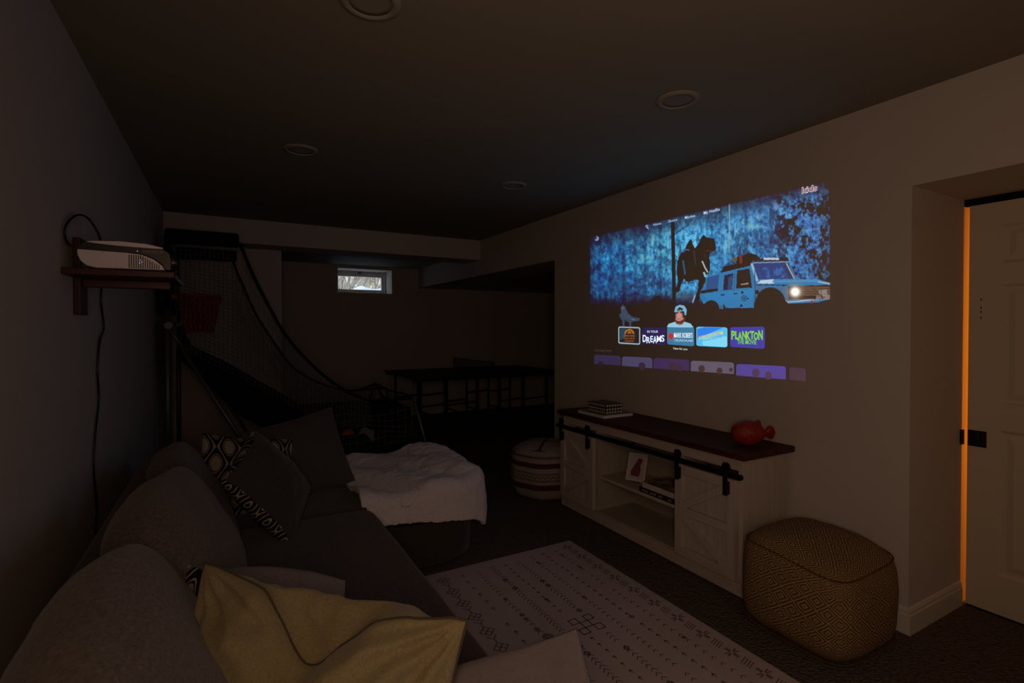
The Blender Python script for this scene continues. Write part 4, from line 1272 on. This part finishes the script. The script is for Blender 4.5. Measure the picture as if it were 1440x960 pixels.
lay(stroke(D((795,556),(1040,560)), 3), (40, 40, 56)); lay(stroke(D((782,440),(790,750)), 3)*.7, (30, 50, 80)); lay(stroke(D((626,470),(622,600)), 2)*.6, (24, 60, 90))
lay(inside(D((1040,565),(1375,555),(1375,665),(1045,668))), (62, 44, 36))
for yy in (572, 586, 600, 616, 632): lay(stroke(D((1130,yy),(1372,yy+4)), 2.2)*.75, (150, 128, 100))
lay(inside(D((1280,600),(1375,590),(1375,668),(1250,680)))*sm(.4,.6,n3)*.7, (160, 150, 150))
lay(stroke(D((1000,668),(1040,690),(1240,672)), 5), (176, 176, 186)); lay(gauss(*D((992,668))[0], 8, 6), (170, 60, 60)); lay(gauss(*D((1228,690))[0], 4, 10), (140, 60, 44))
lay(gauss(*D((1098,610))[0], 34, 34)*.75, (150, 130, 110)); lay(np.clip(gauss(*D((1098,610))[0], 17, 17)*1.8, 0, 1), (255, 250, 240))
def disc(c, r): return np.clip(r+.8-np.hypot(PXs-c[0], PYs-c[1]), 0, 1)
lay(np.clip(disc(D((905,730))[0], 66)*(1), 0, 1), (0, 0, 0)); lay(inside(D((800,680),(1010,660),(1060,720),(1060,775),(800,775))), (0, 0, 0))
lay(np.clip(disc(D((905,690))[0], 58), 0, 1), (14, 10, 12))
lay(disc(D((445,735))[0], 30), (8, 8, 12)); lay(inside(D((790,775),(780,735),(560,735),(540,700),(540,775))), (10, 10, 16))
lay(np.clip(disc(D((700,660))[0], 11)-disc(D((700,660))[0], 8.5), 0, 1), (40, 36, 44)); lay(disc(D((700,660))[0], 4), (46, 40, 48)); lay(disc(D((686,615))[0], 5), (40, 40, 50)); lay(disc(D((730,662))[0], 3), (40, 40, 50)); lay(disc(D((678,718))[0], 5), (40, 40, 50))
lay(stroke(D((520,634),(545,632)), 4), (24, 40, 60)); lay(stroke(D((620,624),(645,622)), 4), (24, 40, 60)); lay(disc(D((800,612))[0], 8), (44, 30, 36)); lay(disc(D((1005,560))[0], 4), (44, 30, 36))
lay(sm(600, 640, PYs)*sm(730, 800, PXs), (0, 0, 0)); lay(inside([(560, 604), (740, 604), (760, 640), (560, 640)]), (0, 0, 0))
# grey raptor on the first tile
lay(inside([(205,600),(213,588),(224,596),(228,610),(238,625),(252,636),(282,642),(280,652),(252,655),(246,660),(248,676),(242,676),(238,658),(222,648),(220,674),(213,674),(212,650),(204,640),(200,625),(208,622)])*.9, (74, 84, 104))
lay(stroke([(214,600),(230,640),(262,648)], 4)*sm(.4,.6,n3), (120, 132, 150))
# man in a backward cap on the third tile
lay(inside([(388,678),(396,664),(420,656),(462,656),(484,664),(494,678)]), (150, 200, 228))
lay(inside([(424,640),(455,640),(456,664),(440,670),(424,664)]), (172, 116, 104))
lay(np.clip(1.6-2*(((PXs-438)/19)**2+((PYs-632)/30)**2)**.5+.4, 0, 1), (196, 140, 130))
lay(inside([(420,640),(428,652),(440,654),(454,646),(458,630),(462,650),(448,664),(430,664),(421,655)]), (96, 58, 50))
lay(inside([(418,616),(424,596),(440,588),(458,592),(467,606),(466,628),(460,630),(457,614),(438,610),(424,618)]), (120, 178, 206))
lay(inside([(430,606),(440,597),(452,603),(452,610),(440,608),(430,612)]), (24, 22, 30)); lay(stroke([(424,621),(434,620)], 2.5), (60, 36, 34)); lay(stroke([(443,620),(452,619)], 2.5), (60, 36, 34)); lay(stroke([(430,644),(442,645)], 2), (140, 70, 70))
lay(disc((110, 325), 9)*.8, (150, 170, 190)); lay(disc((104, 322), 7)*.9, (34, 54, 80))
# edges of the picture melt into the wall
img *= (sm(0, .012, gu)*sm(1, .996, gu)*sm(0, .03, gv))[..., None]

col = np.clip(to_lin(img) - AMB, 0, None)
col[img.sum(2) < 40] = 0

def glow_material(name, attr=None, rgb=None):
    """wall paint that also gives off the projected colour"""
    k, c = wall_nodes(name, WALLC)
    k.fin(c, .75, 0, .2)
    if attr:
        a = k.n('ShaderNodeAttribute', attribute_name=attr); k.put(k.b.inputs['Emission Color'], a.outputs['Color'])
    else: k.put(k.b.inputs['Emission Color'], tuple(rgb))
    k.b.inputs['Emission Strength'].default_value = 1.0
    return k.m
cen = wall_pt(560, 520)
pic = thing('projected_picture', cen, 'bright projected film menu of a blue forest, dinosaur and off-road car on the wall', 'projection')
me = bpy.data.meshes.new('picture_field')
Mx = np.array(CAM_M)
dd = np.stack([(800+PXs*CS-720)/FPX, (480-(220+PYs*CS)+SHIFT)/FPX, -np.ones_like(PXs)], -1) @ Mx.T
t = PXW/dd[..., 0]
W = np.stack([np.full_like(t, PXW), dd[..., 1]*t, CAM_H + dd[..., 2]*t], -1) - np.array(cen)
idx = np.arange(NU*NV).reshape(NU, NV)
Fq = np.stack([idx[:-1,:-1], idx[:-1,1:], idx[1:,1:], idx[1:,:-1]], -1).reshape(-1, 4)
me.vertices.add(NU*NV); me.vertices.foreach_set('co', W.reshape(-1).astype('f4'))
me.loops.add(Fq.size); me.loops.foreach_set('vertex_index', Fq.reshape(-1).astype('i4'))
me.polygons.add(len(Fq)); me.polygons.foreach_set('loop_start', np.arange(0, Fq.size, 4).astype('i4'))
me.update(calc_edges=True)
at = me.color_attributes.new('glow', 'FLOAT_COLOR', 'POINT')
at.data.foreach_set('color', np.concatenate([col.reshape(-1, 3), np.ones((NU*NV, 1))], 1).reshape(-1).astype('f4'))
me.materials.append(glow_material('projected_light', 'glow'))
pf_ = bpy.data.objects.new('picture_field', me); COL.objects.link(pf_); pf_.parent = pic

GM = {}
def gmat(rgb):
    if rgb not in GM: GM[rgb] = glow_material('projected_ink', rgb=glow_rgb(rgb))
    return GM[rgb]
def flat_poly(name, pts, rgb, off, parent=pic):
    return flat_mesh(name, [wall_pt(a, b, off) for a, b in pts], [tuple(range(len(pts)))[::-1]], gmat(rgb), parent)
def round_rect(x0, x1, yl0, yl1, yr0, yr1, r):
    """rounded tile; the left side spans yl0..yl1 and the right side yr0..yr1"""
    pts = []
    for (cx, cy, a0) in ((r, r, 180), (1-r, r, 270), (1-r, 1-r, 0), (r, 1-r, 90)):
        for k in range(6):
            a = R(a0 + 18*k); pts.append((cx + r*math.cos(a), cy + r*math.sin(a)))
    out = []
    asp = (x1-x0)/max(1, (yl1-yl0))
    for u, v in pts:
        v2 = v
        out.append((x0+(x1-x0)*u, (yl0+(yl1-yl0)*v2)*(1-u) + (yr0+(yr1-yr0)*v2)*u))
    return out
def words(name, s, x0, y0, x1, y1, h, rgb, off, parent=pic, shear=0.0, bold=0.0):
    """line of lettering; baseline from (x0, y0) to (x1, y1), cap height h on the working sheet"""
    vs, fs, lo, hi = text_tris(s, shear, bold)
    pts = [wall_pt(x0+(x1-x0)*a, y0+(y1-y0)*a - h*b/.7, off) for a, b in vs]
    return flat_mesh(name, pts, fs, gmat(rgb), parent)
TILE = [((196,283,674,742,677,747), (150,170,176)), ((290,384,679,744,678,748), (56,44,82)), ((390,497,677,745,679,753), (66,124,160)),
        ((506,629,675,751,678,757), (90,190,240)), ((640,777,677,755,675,763), (72,66,160))]
tiles = [flat_poly('show_tile', round_rect(*g, .09), c, .0004) for g, c in TILE]
flat_poly('tile_face', round_rect(200,279,679,737,682,742,.07), (40,44,46), .0007, tiles[0])
flat_poly('tile_glow', [(202,682),(226,680),(224,716),(202,730)], (46,76,92), .0009, tiles[0])
arcp = [(240+20*math.cos(R(a)), 704+20*math.sin(R(a))) for a in range(180, 361, 15)]
arci = [(240+13*math.cos(R(a)), 703+12*math.sin(R(a))) for a in range(360, 179, -15)]
flat_poly('emblem', arcp + arci, (176,108,44), .0011, tiles[0])
flat_poly('emblem', [(232,702),(238,692),(246,696),(250,702)], (176,108,44), .0011, tiles[0])
words('lettering', 'JURASSIC WORLD', 217, 714, 262, 715, 7, (176,108,44), .0012, tiles[0])
words('lettering', 'CHAOS THEORY', 217, 725, 262, 726, 7, (160,94,40), .0012, tiles[0])
flat_poly('lettering_bar', [(222,729),(258,730),(258,735),(222,734)], (130,74,30), .0012, tiles[0])
words('lettering', 'IN YOUR', 311, 699, 354, 699, 9, (196,214,240), .0009, tiles[1], bold=.01)
for ch, xa, xb, yb, hh in (('D',293,308,735,27),('R',308,322,740,24),('E',323,334,736,24),('A',334,349,740,27),('M',349,366,735,24),('S',366,379,734,25)):
    words('lettering', ch, xa, yb, xb, yb-.5, hh, (226,238,255), .0009, tiles[1], bold=.02)
words('lettering', "MARK ROBER'S", 417, 718, 491, 719, 19, (220,236,246), .0009, tiles[2], bold=.02)
words('lettering', 'CRUNCHLABS', 418, 733, 492, 735, 9, (170,206,226), .0009, tiles[2], bold=.01)
rg = [(405,698),(413,704),(415,716),(408,727),(398,724),(394,712),(398,702)]
flat_poly('emblem', rg, (190,56,52), .0009, tiles[2])
flat_poly('tile_glow', round_rect(530,627,722,750,712,756,.12), (130,216,248), .0007, tiles[3])
flat_poly('tile_glow', [(509,684),(540,677),(612,679),(510,722)], (16,130,232), .0008, tiles[3])
words('lettering', 'SAVING BIKINI BOTTOM', 515, 726, 610, 705, 13, (214,196,40), .0010, tiles[3], bold=.02)
words('lettering', 'THE SANDY CHEEKS MOVIE', 530, 734, 608, 718, 6, (60,90,140), .0010, tiles[3])
for ch, xa, xb, yb, hh in (('P',645,659,725,33),('L',660,672,724,31),('A',671,687,726,29),('N',688,704,724,31),('K',704,720,726,31),('T',719,735,724,31),('O',734,751,726,28),('N',752,769,726,36)):
    words('lettering', ch, xa, yb, xb, yb, hh, (128,214,54), .0009, tiles[4], bold=.03)
words('lettering', 'THE MOVIE', 668, 743, 744, 745, 17, (110,196,60), .0009, tiles[4], bold=.02)
words('lettering', 'New for you', 415, 765, 470, 768, 8, (206,206,206), .0004, bold=.01)
words('lettering', 'Coming Soon', 102, 773, 169, 774, 9, (84,68,64), .0004)
words('lettering', 'Home', 335, 276, 366, 269, 10, (150,176,206), .0004, bold=.015)
words('lettering', 'Shows', 394, 263, 430, 254, 10, (150,176,206), .0004, bold=.015)
words('lettering', 'Movies', 460, 248, 501, 239, 11, (160,186,214), .0004, bold=.015)
words('lettering', 'My Netflix', 535, 230, 600, 214, 12, (170,190,220), .0004, bold=.015)
kd = words('lettering', 'kids', 924, 147, 986, 134, 24, (206,190,196), .0004, bold=.045)
words('lettering', 'kids', 925, 146, 985, 133, 22, (112,56,66), .0008, kd, bold=.0)
mgl = [(309+5*math.cos(R(a)), 277+5.5*math.sin(R(a))) for a in range(0, 360, 30)]; mgi = [(309+3*math.cos(R(a)), 277+3.5*math.sin(R(a))) for a in range(0, 361, 30)]
flat_mesh('search_icon', [wall_pt(a, b, .0004) for a, b in mgl+mgi[:12]+[(312,281),(317,286),(315,288),(310,283)]],
          [(i, 12+i, 12+(i+1) % 12, (i+1) % 12) for i in range(12)] + [(24,27,26,25)], gmat((170,190,214)), pic)
LOW = [((100,206,786,822,791,829), (64,54,78)), ((211,331,793,830,798,840), (80,72,98)), ((336,478,799,840,806,850), (68,52,86)), ((484,655,810,851,817,863), (98,88,104)),
       ((664,861,823,868,832,884), (84,70,144)), ((875,940,836,885,840,892), (74,54,66))]
def low_tile(g, rgb):
    x0, x1, a0, a1, b0, b1 = g; r = 8
    pts = [(x0, a1), (x0, a0+r), (x0+3, a0+3), (x0+r, a0), (x1-r, b0), (x1-3, b0+3), (x1, b0+r), (x1, b1)]
    return flat_mesh('show_tile', [wall_pt(a, b, .0004) for a, b in pts], [tuple(range(8))], gmat(rgb), pic)
lows = [low_tile(g, c) for g, c in LOW]
def head(t, cx, cy, r, rgb, sh):
    pts = [(cx+r*math.cos(R(a)), cy+r*1.15*math.sin(R(a))) for a in range(0, 360, 24)]
    flat_mesh('portrait', [wall_pt(a, b, .0007) for a, b in pts], [tuple(range(len(pts)))[::-1]], gmat(rgb), t)
for (i, x, y, r) in ((0, 125, 822, 9), (1, 290, 832, 14), (2, 412, 832, 14), (2, 440, 838, 12), (3, 527, 842, 13), (3, 598, 851, 12), (3, 643, 846, 7), (4, 742, 858, 15), (4, 792, 869, 14), (5, 912, 876, 12)):
    head(lows[i], x, y, r, [(58,42,50),(62,48,60),(70,50,58),(72,54,52),(80,60,84),(76,56,60)][i], None)
